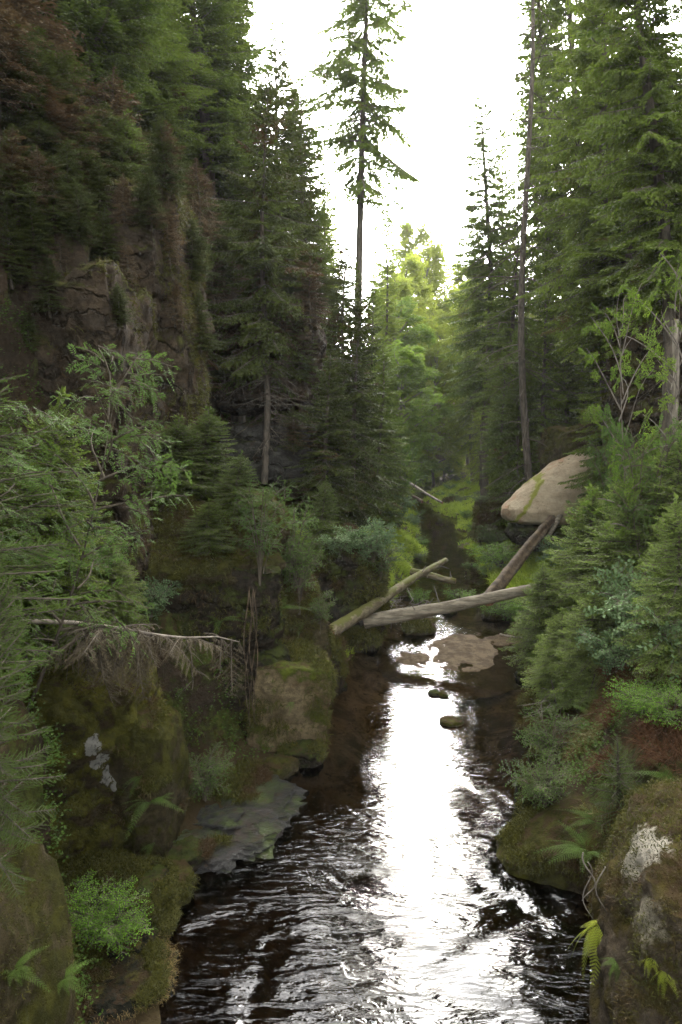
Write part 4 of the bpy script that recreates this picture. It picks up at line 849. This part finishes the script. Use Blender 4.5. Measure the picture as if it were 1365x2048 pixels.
# right foreground young spruces
for (u, v, k, h) in [(842, 1085, 'smallgreen', .9), (822, 1060, 'bramble', 1.2), (838, 1030, 'smallgreen', .8), (812, 1012, 'smallgreen', .9), (800, 990, 'bramble', 1.3), (880, 1003, 'smallgreen', .8), (905, 1010, 'smallgreen', 1.0), (935, 1045, 'smallgreen', 1.0), (925, 1018, 'smallshrub', 1.2),
        (950, 1075, 'smallgreen', .9), (960, 1100, 'smallshrub', .9), (900, 990, 'smallgreen', 1.1), (915, 972, 'smallshrub', 1.4), (945, 985, 'smallgreen', 1.3), (870, 950, 'smallgreen', 1.5), (845, 962, 'smallgreen', 1.4), (960, 950, 'smallshrub', 1.6), (940, 1130, 'smallgreen', .6), (975, 1150, 'smallgreen', .8), (1000, 1130, 'smallgreen', .9), (960, 1010, 'smallshrub', 1.0), (835, 1118, 'smallshrub', .8)]:
    p = G(u, v); p[2] = gz(p[0], p[1]); o = place(k, p-[0, 0, .05], h*.62, h*.6, u*.3, 'green waterside plant' if k == 'smallgreen' else 'leafy waterside bush', 'plant', 'plants along the far stream'); CROWD.append(('plants along the far stream', u, o))
for (u, y, v, vb, k, r, lb) in [(1165, 15.5, 985, 1290, 'youngblue', 1.7, 'blue green young spruce covering the grey log end'), (1100, 16.2, 1130, 1330, 'youngblue', 1.2, 'low young spruce over the sandy shallows'), (1250, 14.2, 940, 1280, 'youngblue', 1.7, 'large blue green young spruce on the right bank'),
       (1335, 12.5, 880, 1240, 'youngblue', 1.6, 'blue green spruce at the right frame edge'), (1120, 14.6, 1220, 1400, 'youngblue', 1.0, 'drooping young spruce hanging over the water edge, right'), (1310, 18, 860, 1080, 'youngblue', 1.2, 'young spruce below the dark right cliff'),
       (1255, 17.5, 930, 1090, 'youngblue', 1.0, 'young spruce right of the sandstone snout'), (1360, 9.5, 1000, 1330, 'youngblue', .9, 'spruce branches entering at the right edge'), (1190, 13.2, 1180, 1400, 'youngblue', 1.1, 'spruce above the dead bracken, right bank'),
       (1240, 7.9, 1480, 1640, 'sapling', .42, 'small yellow green sapling on the mossy slope above the wedge rock')]:
    at(u, y, v, k, r, lb, cat='young spruce', vb=vb)
# valley broadleaf trees
for (u, y, v, k, r, lb) in [(812, 70, 600, 'beech', 4.0, 'rounded beech overhanging the far stream from the left'), (785, 58, 700, 'beech', 3.4, 'dark beech low over the stream bend'), (820, 85, 520, 'yellow', 4.4, 'yellow green broadleaf tree in the valley, left of the gap'),
       (855, 98, 490, 'yellow', 4.6, 'pale yellow tree closing the valley'), (900, 92, 600, 'yellow', 4.2, 'yellow green tree at the right of the valley end'), (790, 78, 560, 'yellow', 3.8, 'yellow green tree behind the airy spruce trunk'), (870, 75, 690, 'yellow', 3.4, 'bright low tree above the pale outcrop'),
       (940, 80, 520, 'yellow', 3.8, 'light broadleaf crown between the spruces right of the gap'), (830, 110, 440, 'yellow', 5.0, 'far rounded crown on the skyline, left one'), (890, 120, 450, 'far', 3.6, 'hazy spruce on the skyline in the gap'), (850, 128, 440, 'far', 3.4, 'far spruce top in the middle of the gap'),
       (915, 110, 430, 'far', 3.4, 'hazy spruce on the skyline, right side'), (795, 100, 450, 'far', 3.4, 'hazy spruce left of the skyline dip'), (960, 70, 560, 'yellow', 3.4, 'light green tree behind the pointed spruce'), (745, 52, 760, 'beech', 2.6, 'shaded leafy tree behind the leaning spruce')]:
    at(u, y, v, k, r, lb, minH=4)
gF = 'far trees filling the valley end'
for k in range(44):
    y = rngp.uniform(95, 210); x = rngp.uniform(-26, 40)
    x = x+ (y-95)*.08; z = gz(x, y)
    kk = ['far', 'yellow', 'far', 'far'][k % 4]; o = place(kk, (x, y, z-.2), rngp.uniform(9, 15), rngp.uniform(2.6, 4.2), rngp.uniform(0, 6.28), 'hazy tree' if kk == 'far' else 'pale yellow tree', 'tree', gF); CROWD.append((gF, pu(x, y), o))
ORD = ['first', 'second', 'third', 'fourth', 'fifth', 'sixth', 'seventh', 'eighth', 'ninth', 'tenth', 'eleventh', 'twelfth', 'thirteenth', 'fourteenth', 'fifteenth', 'sixteenth', 'seventeenth', 'eighteenth', 'nineteenth', 'twentieth']
def ordw(n): return ORD[n] if n < 20 else ['twenty', 'thirty', 'forty', 'fifty'][(n+1)//10-2]+('-'+ORD[(n+1) % 10-1] if (n+1) % 10 else 'th')
WH = {'bushes by the far stream': 'at the foot of the far trees, {} from the left', gL: 'of the wood on the upper left slope, {} from the left', gR: 'of the wood on the right slope, {} from the left', gF: 'of the wood closing the valley, {} from the left', 'plants along the far stream': 'along the far stream banks, {} from the left', 'bushes clinging to the left cliff': 'clinging to the left cliff, {} from the left frame edge'}
def label_crowd():
    for g in WH:
        for i_, (g_, u_, o_) in enumerate(sorted([c_ for c_ in CROWD if c_[0] == g], key=lambda c_: c_[1])): o_['label'] = o_['label']+' '+WH[g].format(ordw(i_))
# broadleaf understory by the far stream
for k, (u, y, h) in enumerate([(870, 80, 2), (905, 84, 2.2), (930, 72, 2), (845, 76, 2), (890, 90, 3), (860, 94, 3), (915, 94, 3)]):
    at(u, y, 0, 'shrub' if k % 2 else 'yellowshrub', h*.7, 'tall leafy bush', cat='bush', group='bushes by the far stream', H=h); CROWD.append(('bushes by the far stream', u, [o_ for o_ in COL.objects if o_.get('group') == 'bushes by the far stream'][-1]))
# ------------------------------------------------------------------ shrubs and ferns
for (u, y, v, vb, k, r, lb, ct) in [
    (-10, 8.2, 640, None, 'rowantree', .95, 'rowan with feathery leaves in front of the left cliff', 'rowan'), (-130, 6.9, 760, None, 'rowantree', .85, 'rowan branches reaching in from the left frame edge', 'rowan'),
    (520, 13.4, 955, 1160, 'rowan', .75, 'pale leaved rowan right of the mossy ledge spruces', 'rowan'), (590, 14.2, 1000, 1180, 'rowan', .7, 'rowan right of the paler one, above the yellow mossed rock', 'rowan'),
    (600, 15.5, 1080, 1200, 'smallshrub', .5, 'small shrub with yellowish leaves above the mossy rocks', 'shrub'), (300, 12.6, 1160, 1240, 'bramble', .55, 'pale sycamore seedlings on the dark ledge, left', 'shrub'),
    (410, 11.8, 1500, 1600, 'smallshrub', .50, 'leafy bush on the wet rock shelf', 'bush'), (230, 8.9, 1800, 1890, 'smallgreen', .55, 'green leafy clump on the low bank rock, lower left', 'plant'), (180, 9.2, 1780, 1860, 'smallgreen', .5, 'darker leafy clump under the scarred boulder', 'plant'),
    (680, 19.6, 1060, 1110, 'bramble', .9, 'leafy plants crowning the rounded dark boulder', 'shrub'), (640, 17.0, 1180, 1250, 'smallshrub', .35, 'whitish leaved plant beside the cut log end', 'plant'), (745, 24, 1050, 1120, 'bramble', 1.0, 'leafy tangle on the left bank beyond the logs', 'shrub'),
    (800, 36, 880, 960, 'rowan', 1.2, 'silvery leaved bush overhanging the far stream', 'bush'), (780, 30, 990, 1060, 'bramble', 1.2, 'bush leaning over the water left of the stream bend', 'bush'), (760, 27, 1090, 1150, 'smallshrub', .9, 'twiggy bush behind the mossy log', 'bush'),
    (920, 24.5, 1180, 1210, 'smallgreen', .55, 'green clump just behind the grey log, middle', 'plant'), (1010, 22.5, 1200, 1240, 'smallgreen', .9, 'nettle like plants under the right end of the grey log', 'plant'), (1060, 21.5, 1195, 1245, 'smallgreen', .9, 'green plants at the water right of the sand bar', 'plant'),
    (840, 25, 1180, 1215, 'smallgreen', .45, 'green tuft in the driftwood behind the grey log', 'plant'), (985, 33, 1050, 1110, 'smallshrub', .8, 'pale bush on the slope below the mossy blocky rock', 'bush'), (1000, 30, 1090, 1140, 'smallgreen', 1.2, 'light green plants on the grassy point right of the stream', 'plant'),
    (1130, 20, 1080, 1140, 'bramble', .8, 'leaves in front of the dark leaning log', 'shrub'),
    (1300, 10.3, 1150, 1290, 'bramble', .85, 'silvery green bramble at the right edge', 'bramble'), (1345, 9.0, 1200, 1330, 'bramble', .8, 'bramble with large pale leaves, nearest to the right edge', 'bramble'), (1240, 11.0, 1260, 1350, 'bramble', .65, 'lower bramble among spruce boughs, right bank', 'bramble'),
    (1265, 17.5, 850, 960, 'rowan', .9, 'silvery bush beside the dark right cliff', 'bush'), (1310, 15, 820, 930, 'rowan', .9, 'twiggy bush near the dead trunk foot', 'bush'), (1295, 15, 560, None, 'slender', .9, 'yellowish broadleaf sapling on the right slope', 'sapling tree'), (1365, 16, 480, None, 'slender', 1.0, 'yellow green leaves at the right frame edge', 'sapling tree'),
    (1105, 11.4, 1430, 1530, 'smallshrub', .55, 'pale yellow green shrub on the right waterside', 'shrub'), (1090, 10.7, 1520, 1610, 'smallshrub', .5, 'whitish leaved shrub above the low mossy stone', 'shrub'), (1130, 12.1, 1380, 1470, 'fern_', .5, '', ''),
    (1340, 8.3, 1380, 1450, 'smallgreen', .4, 'light green plant on the right slope near the edge', 'plant'), (1290, 9.2, 1370, 1440, 'smallgreen', .45, 'plant among the dead bracken on the right slope', 'plant')]:
    if k == 'fern_': continue
    at(u, y, v, k, r, lb, cat=ct, vb=vb, tilt=(0, R(14)) if k == 'rowantree' else (0, 0))
for (u, y, vb, k, s, lb) in [
    (1175, 7.6, 1700, 'fernbig', .42, 'green fern drooping over the wedge rock, the largest'), (1190, 8.2, 1640, 'fern', .36, 'bluish fern above the drooping large one'), (1160, 12.0, 1410, 'fern', .6, 'fern above the pale waterside shrub'), (1195, 10.8, 1440, 'fern', .5, 'fern right of the pale waterside shrub'),
    (1200, 6.6, 1840, 'fernyellow', .42, 'yellow fern hanging over the black water'), (1238, 5.9, 1915, 'fernhang', .2, 'small green fern on the huge foreground boulder'), (1330, 5.5, 1930, 'fernyellow', .16, 'tiny yellow fern low on the foreground boulder, right'), (1300, 5.6, 1905, 'fernyellow', .12, 'tiny yellow fern frond on the foreground boulder, left'),
    (1345, 8.0, 1480, 'fernyellow', .35, 'yellow green fern at the right edge of the slope'), (1355, 7.4, 1560, 'fernbig', .4, 'fern at the right edge above the foreground boulder'),
    (298, 9.0, 1600, 'fern', .42, 'fern on the mossy flank right of the scarred boulder'), (285, 9.1, 1545, 'fernhang', .35, 'upper fern on the mossy flank'), (310, 9.0, 1680, 'fernhang', .3, 'lowest fern on the mossy flank'), (60, 6.0, 1570, 'fernhang', .35, 'grey green fern left of the scarred boulder'),
    (95, 5.4, 1790, 'fernhang', .28, 'dim fern on the right edge of the mossy wall'), (110, 5.2, 1870, 'fernhang', .25, 'small fern low on the mossy wall edge'), (125, 5.0, 1950, 'fern', .2, 'light green fern at the foot of the mossy wall'), (25, 3.6, 1930, 'fern', .16, 'bright fern in the lower left corner on the mossy wall'), (0, 4.2, 1590, 'fernhang', .3, 'fern at the left frame edge on the mossy wall'),
    (560, 15.0, 1215, 'fern', .5, 'pale fern between the tan boulder and the yellow mossed rock'), (610, 15.6, 1240, 'fernhang', .5, 'fern on the yellow mossed rock'), (590, 15.0, 1400, 'fernhang', .35, 'fern tuft on the tan boulder side'), (440, 12.2, 1240, 'fern', .4, 'small fern on the dark cliff block'), (230, 11.8, 880, 'fernbig', .6, 'fern hanging on the grey cliff'), (215, 9.8, 960, 'fernhang', .5, 'fern below the rowan on the left')]:
    at(u, y, 0, k, s, lb, cat='fern', vb=vb, H=s, rz=(0 if k == 'fernyellow' or k == 'fernhang' else None))
label_crowd()
# ------------------------------------------------------------------ logs
def log(name, p0, p1, r0, r1, mat, label, seed, sag=0.0, stubs=0, endmat='log_end', split=False, cat='log'):
    rng = np.random.default_rng(seed); p0 = np.array(p0); p1 = np.array(p1); n = 40; s = np.linspace(0, 1, n); L = np.linalg.norm(p1-p0); k = 16
    P = p0+(p1-p0)*s[:, None]; P[:, 2] += sag*np.sin(s*math.pi)+.02*np.sin(s*9+seed); P[:, 1] += .03*np.sin(s*6+seed*2)
    root = empty(name, tuple(p0)); d = unit(np.gradient(P, axis=0)); a = unit(np.cross(d, [0, 0, 1])); b = np.cross(a, d); th = np.arange(k)*2*np.pi/k
    r = (r0+(r1-r0)*s)[:, None]*(1+.07*vn(np.stack([np.repeat(s*L*2, k), np.tile(np.cos(th)*1.5, n), np.tile(np.sin(th)*1.5, n)], 1)+seed).reshape(n, k)+.06*vn(np.stack([np.repeat(s*L*6, k), np.tile(np.cos(th)*3, n), np.tile(np.sin(th)*3, n)], 1)+seed).reshape(n, k))
    if split: r = r*(1-.45*np.exp(-((np.mod(th+.9, 2*np.pi)-1.6)/.35)**2)[None]*(.5+.5*np.sin(s*3)[:, None]))
    V = P[:, None]+r[..., None]*(np.cos(th)[None, :, None]*a[:, None]+np.sin(th)[None, :, None]*b[:, None])-p0
    i = np.arange(n-1)[:, None]*k; j = np.arange(k)[None]; j2 = (j+1) % k; mb = MB(); mb.add(V.reshape(-1, 3), np.stack([i+j, i+j2, i+k+j2, i+k+j], -1).reshape(-1, 4))
    mb.build('trunk', M[mat], root, smooth=True)
    for e, sg in ((0, 1), (n-1, -1)):
        c = V[e].mean(0); ring = [c+(V[e]-c)*f+sg*d[e]*g for f, g in ((1, 0), (.8, -.004), (.45, -.015))]
        VV = np.vstack(ring+[c[None]+sg*d[e]*.0]); jj = np.arange(k); F = [np.stack([q*k+jj, q*k+(jj+1) % k, (q+1)*k+(jj+1) % k, (q+1)*k+jj], -1) for q in (0, 1)]
        m2 = MB(); m2.add(VV, np.concatenate(F)); m2.F.append(np.stack([2*k+jj, 2*k+(jj+1) % k, np.full(k, 3*k)], -1)); m2.M.append(np.zeros(k, np.int32)); m2.build('cut_end', M[endmat], root)
    if stubs:
        for q in range(stubs):
            t = rng.uniform(.15, .97); bb = np.array([np.interp(t, s, P[:, z]) for z in range(3)])-p0; dd = unit(rng.normal(size=3)+[0, 0, .8]); ln = rng.uniform(.08, .75)
            mb3 = MB(); tube(mb3, [bb, bb+dd*ln*.5+rng.normal(0, .02, 3), bb+dd*ln], [.022, .014, .006], 5, .5, 0); mb3.build('branch_stub', M['bark_grey'], root)
    tag(root, label, cat); return root
log('fallen_log', PY(728, 1246, 20.3), PY(1130, 1168, 20.6), .215, .155, 'log_grey', 'thick grey barkless log lying across the stream', 1, .02, 9)
log('fallen_log', PY(657, 1268, 17.9), PY(892, 1119, 26.5), .20, .10, 'log_moss', 'moss covered log with brown cut end crossing over the grey log', 2, .03, 14)
log('fallen_log', PY(975, 1200, 22.6), PY(1118, 1020, 29.4), .24, .20, 'log_dark', 'dark split rotten trunk leaning from the water up to the sandstone snout', 3, 0, 6, split=True)
log('fallen_log', PY(1085, 1085, 27.5), PY(1130, 1020, 28.9), .14, .10, 'log_grey', 'paler upper piece of the leaning trunk below the snout', 14, 0, 2)
log('fallen_log', PY(822, 1142, 27.6), PY(912, 1163, 27.0), .15, .12, 'log_moss', 'short mossy log lying low in the water behind the crossing logs', 4, 0, 2)
log('fallen_log', PY(800, 955, 45), PY(885, 1006, 40), .10, .07, 'bark_pale', 'thin pale pole slanting into the far stream', 5, 0, 3)
log('fallen_log', PY(800, 975, 46), PY(845, 1004, 43), .12, .10, 'log_dark', 'short dark pole left of the thin pale one', 6)
log('stranded_branch', PY(205, 1898, 8.6), PY(262, 1882, 8.9), .012, .008, 'bark_pale', 'thin stick lying at the waterline beside the bank rock, lower left', 7, cat='stick')
log('sunken_branch', np.array(G(655, 1925))+[0, 0, -.04], np.array(G(725, 1998))+[0, 0, -.03], .022, .012, 'log_dark', 'dark stick in the rippled water near the bottom edge', 8, cat='stick')
log('fallen_branch', PY(1000, 1268, 21.2), PY(1085, 1285, 20.3), .03, .02, 'bark_pale', 'thin branch at the water edge right of the sand bar', 9, 0, 2, cat='stick')
log('broken_trunk', PY(1351, 885, 16.4), PY(1352, 640, 16.4), .065, .075, 'bark_pale', 'pale peeled broken trunk at the right frame edge', 10, 0, 8, cat='dead tree')
# fallen dead spruce at left with drooping dead boughs
def dead_spruce():
    p0 = PY(45, 1243, 8.2); p1 = PY(375, 1270, 9.0); root = empty('fallen_dead_spruce', tuple(p0)); s = np.linspace(0, 1, 20); P = (p1-p0)*s[:, None]; P[:, 2] += .04*np.sin(s*5); P2 = np.vstack([P, P[-1]+(p1-p0)*.2+[0, 0, .05], P[-1]+(p1-p0)*.36+[0, 0, .0]])
    tb = MB(); tube(tb, P2, np.concatenate([.032*(1-.55*s), [.010, .005]]), 8, .5, 0); tb.build('trunk', M['bark_pale'], root, smooth=True)
    rng = np.random.default_rng(78); nb = MB(); bb = MB()
    for k in range(95):
        t = rng.uniform(.22, 1.0)**.8; base = P2[0]+np.array([np.interp(t, np.linspace(0, 1, len(P2)), P2[:, q]) for q in range(3)])
        az = rng.uniform(-2.8, -.2) if rng.random() < .55 else rng.uniform(0, 6.28); ln = rng.uniform(.25, 1.25)*(1-.3*t)*rng.uniform(.5, 1)
        if k % 3: put_branch(nb, base, az, R(rng.uniform(-85, 15)), ln, -.5, SPD[1.1], LENS, rng)
        else: bare_branch(bb, base, az, R(rng.uniform(-60, 55)), ln*.9, rng, .008, sub=9, sag=-.35)
    nb.build('dead_twigs', [M['needle_dead'], M['twig_dark']], root); bb.build('bare_twigs', M['twig_dark'], root)
    tag(root, 'fallen dead spruce stem with drooping grey brown twigs, left middle', 'dead tree')
dead_spruce()
# hanging roots on the left rocks
def root_(u, y, v0, v1, label, n=3, r=.02, mat='log_dark'):
    rt = empty('hanging_root', tuple(PY(u, v0, y))); mb = MB(); rng = np.random.default_rng(int(u+v0)); a = PY(u, v0, y); b = PY(u, v1, y); o = a.copy()
    for k in range(n):
        s = np.linspace(0, 1, 12); P = (b-a)*s[:, None]*rng.uniform(.7, 1)+rng.normal(0, .07, 3); P[:, 0] += .06*np.sin(s*7+k*2); P[:, 1] += .04*np.sin(s*5+k); tube(mb, P, r*rng.uniform(.5, 1)*(1-.5*s), 5, .5, 0)
    mb.build('root', M[mat], rt, smooth=True); tag(rt, label, 'root')
root_(498, 13.0, 1180, 1480, 'bundle of roots hanging down between the cliff block and the tan boulder', 5, .016)
root_(1175, 6.8, 1735, 1850, 'grey root dropping from the fern to the black water', 3, .012, 'bark_grey')
# ------------------------------------------------------------------ ground growth (uncountable): scattered on the terrain and rocks
rs = np.random.default_rng(99)
def tri_samples(P, F, n, cond, nzmin=-.4):
    a = P[F[:, 0]]; b = P[F[:, 1]]; c = P[F[:, 2]]; d = P[F[:, 3]]; ce = (a+b+c+d)/4; nr = np.cross(c-a, d-b); ar = np.linalg.norm(nr, axis=1)/2; nr = nr/(ar[:, None]*2+1e-9)
    ok = cond(ce, nr); w = ar*ok
    if w.sum() == 0: return np.zeros((0, 3)), np.zeros((0, 3))
    idx = rs.choice(len(F), n, p=w/w.sum()); u = rs.random((n, 1)); v = rs.random((n, 1)); q = (a[idx]*(1-u)+b[idx]*u)*(1-v)+(d[idx]*(1-u)+c[idx]*u)*v
    return q, nr[idx]
def visible(q):
    """keep samples that fall inside a generous cone of view"""
    x, y, z = q.T; return (y > 1.5) & (abs(x) < y*.62+1.5)
def tuft_blades(mb, q, nr, nb, l, w, droop, tintm=.5, outw=.5):
    n = len(q); Q = np.repeat(q, nb, 0)+rs.normal(size=(n*nb, 3))*.03; Nn = np.repeat(nr, nb, 0); up = np.array([0, 0, 1.])
    d = unit(Nn*outw+up*(.8-droop)+rs.normal(size=(n*nb, 3))*.45); l_ = l*rs.uniform(.5, 1.3, n*nb); w_ = np.broadcast_to(w, (n*nb,)); s = unit(np.cross(d, rs.normal(size=(n*nb, 3))))
    mid = Q+d*l_[:, None]*.55; tip = mid+unit(d+np.array([0, 0, -.5-droop]))*l_[:, None]*.45
    V = np.stack([Q-s*w_[:, None]*.5, Q+s*w_[:, None]*.5, mid+s*w_[:, None]*.35, mid-s*w_[:, None]*.35, tip], 1).reshape(-1, 3); a = np.arange(n*nb)[:, None]*5
    t = np.repeat(np.clip(tintm+np.repeat(rs.normal(0, .2, n), nb)+rs.normal(0, .08, n*nb), 0, 1), 5)
    mb.add(V, a+[0, 1, 2, 3], t); mb.F.append(a+[3, 2, 4]+(mb.n-len(V))); mb.M.append(np.zeros(len(a), np.int32))
def patchy(q, sc, thr, sd): return fbm(q*sc, 3, sd) > thr
TFa = TF
def terr(n, cond):
    q, nr = tri_samples(FV, TFa, n, cond); nr = nr*np.sign(nr[:, 2:3]+1e-6); k = visible(q); return q[k], nr[k]
# grass on the banks by the far stream
q, nr = terr(26000, lambda c, n: ((c[:, 1] > 17) & (c[:, 1] < 95) & (c[:, 2] > .03) & (c[:, 2] < 3.2)) / np.maximum(1, (c[:, 1]/30)**2))
mb = MB(); k = patchy(q, .5, -.25, 40); tuft_blades(mb, q[k], nr[k], 6, .20+.0035*np.repeat(q[k][:, 1], 6)*1.0, .012+.0006*np.repeat(q[k][:, 1], 6), .3); o = mb.build('grass', M['grass']); tag(o, 'bright green grass on the banks of the far stream', 'grass', kind='stuff')
# dry grass and moss strands on steep slopes
q, nr = terr(60000, lambda c, n: ((c[:, 1] > 4) & (c[:, 1] < 60) & (c[:, 2] > .4)) / np.maximum(.15, (np.abs(c[:, 1])/16)**1.5))
k = patchy(q, .6, -.1, 41); mb = MB(); tuft_blades(mb, q[k], nr[k], 5, .16+.004*np.repeat(q[k][:, 1], 5), .008+.0006*np.repeat(q[k][:, 1], 5), .9); o = mb.build('moss_strands', M['moss_tuft']); tag(o, 'brown and olive moss and heather hanging on the steep slopes', 'moss', kind='stuff')
# rocks: moss fringes
mb = MB()
for P, F in ROCKS:
    s = np.ptp(P, axis=0).prod()**(1/3); dep = P[:, 1].mean(); near = dep < 9
    n = int(min(9000, 1500*s*s/max(.6, dep/14))) if not near else 15000
    q, nr = tri_samples(P, F, n, lambda c, nn: ((c[:, 2] > .12) & (np.abs(nn[:, 2]) < 2)).astype(float)); cen = P.mean(0); nr = nr*np.sign(((q-cen)*nr).sum(1, keepdims=True)+1e-6)
    k = patchy(q, 1.1, .05 if dep > 12 else (-.1 if near else .2), 42) & (nr[:, 2] > (-.1 if dep > 12 else -.2 if near else .2)) & visible(q)
    if dep > 27 and dep < 31: k &= nr[:, 2] < -.9
    if k.sum(): tuft_blades(mb, q[k], nr[k], 4, (.02 if near else .06)+.006*dep, .004+.0009*dep, .55 if near else .8, .4)
o = mb.build('rock_moss', M['moss_tuft']); tag(o, 'short moss and dry heather growing on the rocks', 'moss', kind='stuff')
mb = MB()
for P, F in ROCKS[1:3]:
    q, nr = tri_samples(P, F, 900, lambda c, nn: ((c[:, 2] > .02) & (c[:, 2] < .13)).astype(float)); nr = unit((q-P.mean(0))*[1, 1, 0]); tuft_blades(mb, q, nr, 5, .05, .004, .9, outw=.8)
o = mb.build('dry_grass', leafmat('straw', (.16, .11, .04), (.30, .22, .09), trans=.2, spec=.05)); tag(o, 'straw coloured dry moss rim round the waterside slabs, lower left', 'dry grass', kind='stuff')
# small leafy ground cover
q, nr = terr(30000, lambda c, n: ((c[:, 1] > 5) & (c[:, 1] < 50) & (c[:, 2] > .08) & (c[:, 2] < 9)) / np.maximum(.2, (np.abs(c[:, 1])/13)**1.6))
k = patchy(q, .8, .12, 43); q = q[k]; nr = nr[k]; mb = MB(); Q = np.repeat(q, 7, 0)+rs.normal(size=(len(q)*7, 3))*.09+np.repeat(nr, 7, 0)*.07; dd = unit(rs.normal(size=Q.shape)*[1, 1, .35]+np.repeat(nr, 7, 0)*.3)
leaves(mb, Q, dd, .035+.0018*Q[:, 1], .024+.0012*Q[:, 1], rs, np.clip(rs.normal(.5, .2, len(Q)), 0, 1)); o = mb.build('ground_cover', leafmat('low_leaves', (.035, .065, .012), (.09, .145, .026), trans=.35, objvar=.1, spec=.05)); tag(o, 'small leafy ground cover on the banks', 'ground cover', kind='stuff')
# right slope: dead bracken, red brown stems and grasses near the viewer
q, nr = terr(16000, lambda c, n: ((c[:, 0] > 1.2) & (c[:, 1] > 5.5) & (c[:, 1] < 15) & (c[:, 2] > .6) & (c[:, 2] < 6)).astype(float)); k = patchy(q, 1.0, .05, 44)
mb = MB(); tuft_blades(mb, q[k], nr[k], 7, .34, .011, .8, outw=.9); o = mb.build('dead_bracken', M['brackendead']); tag(o, 'red brown dead bracken and roots on the right slope', 'dead bracken', kind='stuff')
k = patchy(q, 1.0, .1, 45); mb = MB(); tuft_blades(mb, q[k], nr[k], 7, .26, .012, .5, outw=.7); o = mb.build('dry_grass', M['drygrass']); tag(o, 'dry and green grass blades on the right slope', 'grass', kind='stuff')
mb = MB(); q, nr = terr(1500, lambda c, n: ((c[:, 0] < 1) & (c[:, 1] > 20) & (c[:, 1] < 38) & (c[:, 2] > 4) & (c[:, 2] < 15)).astype(float)); q = q[patchy(q, .4, -.1, 60)][:170]
for p in q: put_branch(mb, p, rs.uniform(-2.2, -.6), R(rs.uniform(-50, 30)), rs.uniform(.8, 1.9), -.5, SPG[1.1], LENS, rs)
o = mb.build('dead_twigs', [M['needle_red'], M['bark_grey']]); tag(o, 'brown dead twigs hanging over the left slope', 'dead twigs', kind='stuff')
q, nr = terr(40000, lambda c, n: ((c[:, 1] > 26) & (c[:, 1] < 92) & (c[:, 2] > .03) & (c[:, 2] < 1.7) & (np.abs(c[:, 0]) < 16)).astype(float)); k = patchy(q, .8, -.35, 61); q, nr = q[k], nr[k]; mb = MB(); tuft_blades(mb, q, nr, 5, .26*(1+.9*np.repeat(vn(q*.9, 62), 5)), .028, .2, .5); o = mb.build('grass', M['grass']); tag(o, 'lush bright grass of the valley floor beyond the logs', 'grass', kind='stuff')
# twigs and driftwood behind the logs
mb = MB()
for k in range(46):
    c = PY(rs.uniform(770, 860), rs.uniform(1150, 1215), rs.uniform(22, 26)); c[2] = rs.uniform(.05, .5); d = unit(rs.normal(size=3)*[1, 1, .35]); l = rs.uniform(.4, 1.5); tube(mb, [c-d*l/2, c+rs.normal(0, .05, 3), c+d*l/2], [.018, .014, .006], 5, .5, 0)
for k in range(30):
    c = PY(rs.uniform(1060, 1130), rs.uniform(1370, 1400), rs.uniform(14.5, 16)); c[2] = rs.uniform(.1, .6); d = unit(rs.normal(size=3)*[1, 1, .6]); l = rs.uniform(.2, .8); tube(mb, [c-d*l/2, c+rs.normal(0, .04, 3), c+d*l/2], [.010, .008, .004], 4, .5, 0)
o = mb.build('driftwood', M['bark_grey']); tag(o, 'tangle of twigs and driftwood on the banks near the logs', 'driftwood', kind='stuff')

# ------------------------------------------------------------------ damp air
hb = MB(); hb.add([(x, y, z) for x in (-120, 120) for y in (-34, 420) for z in (-3, 75)], [(0, 1, 3, 2), (4, 6, 7, 5), (0, 4, 5, 1), (2, 3, 7, 6), (0, 2, 6, 4), (1, 5, 7, 3)])
hm, hnt, hN, hL = newmat('damp_air'); pv = hN.new('ShaderNodeVolumePrincipled'); pv.inputs['Color'].default_value = (.93, .95, .90, 1); pv.inputs['Density'].default_value = .00034; pv.inputs['Anisotropy'].default_value = 0
ho = hN.new('ShaderNodeOutputMaterial'); hL.new(pv.outputs[0], ho.inputs['Volume'])
haze = hb.build('haze', hm); tag(haze, 'thin damp air filling the gorge', 'haze', kind='stuff')
SC.cycles.volume_bounces = 0
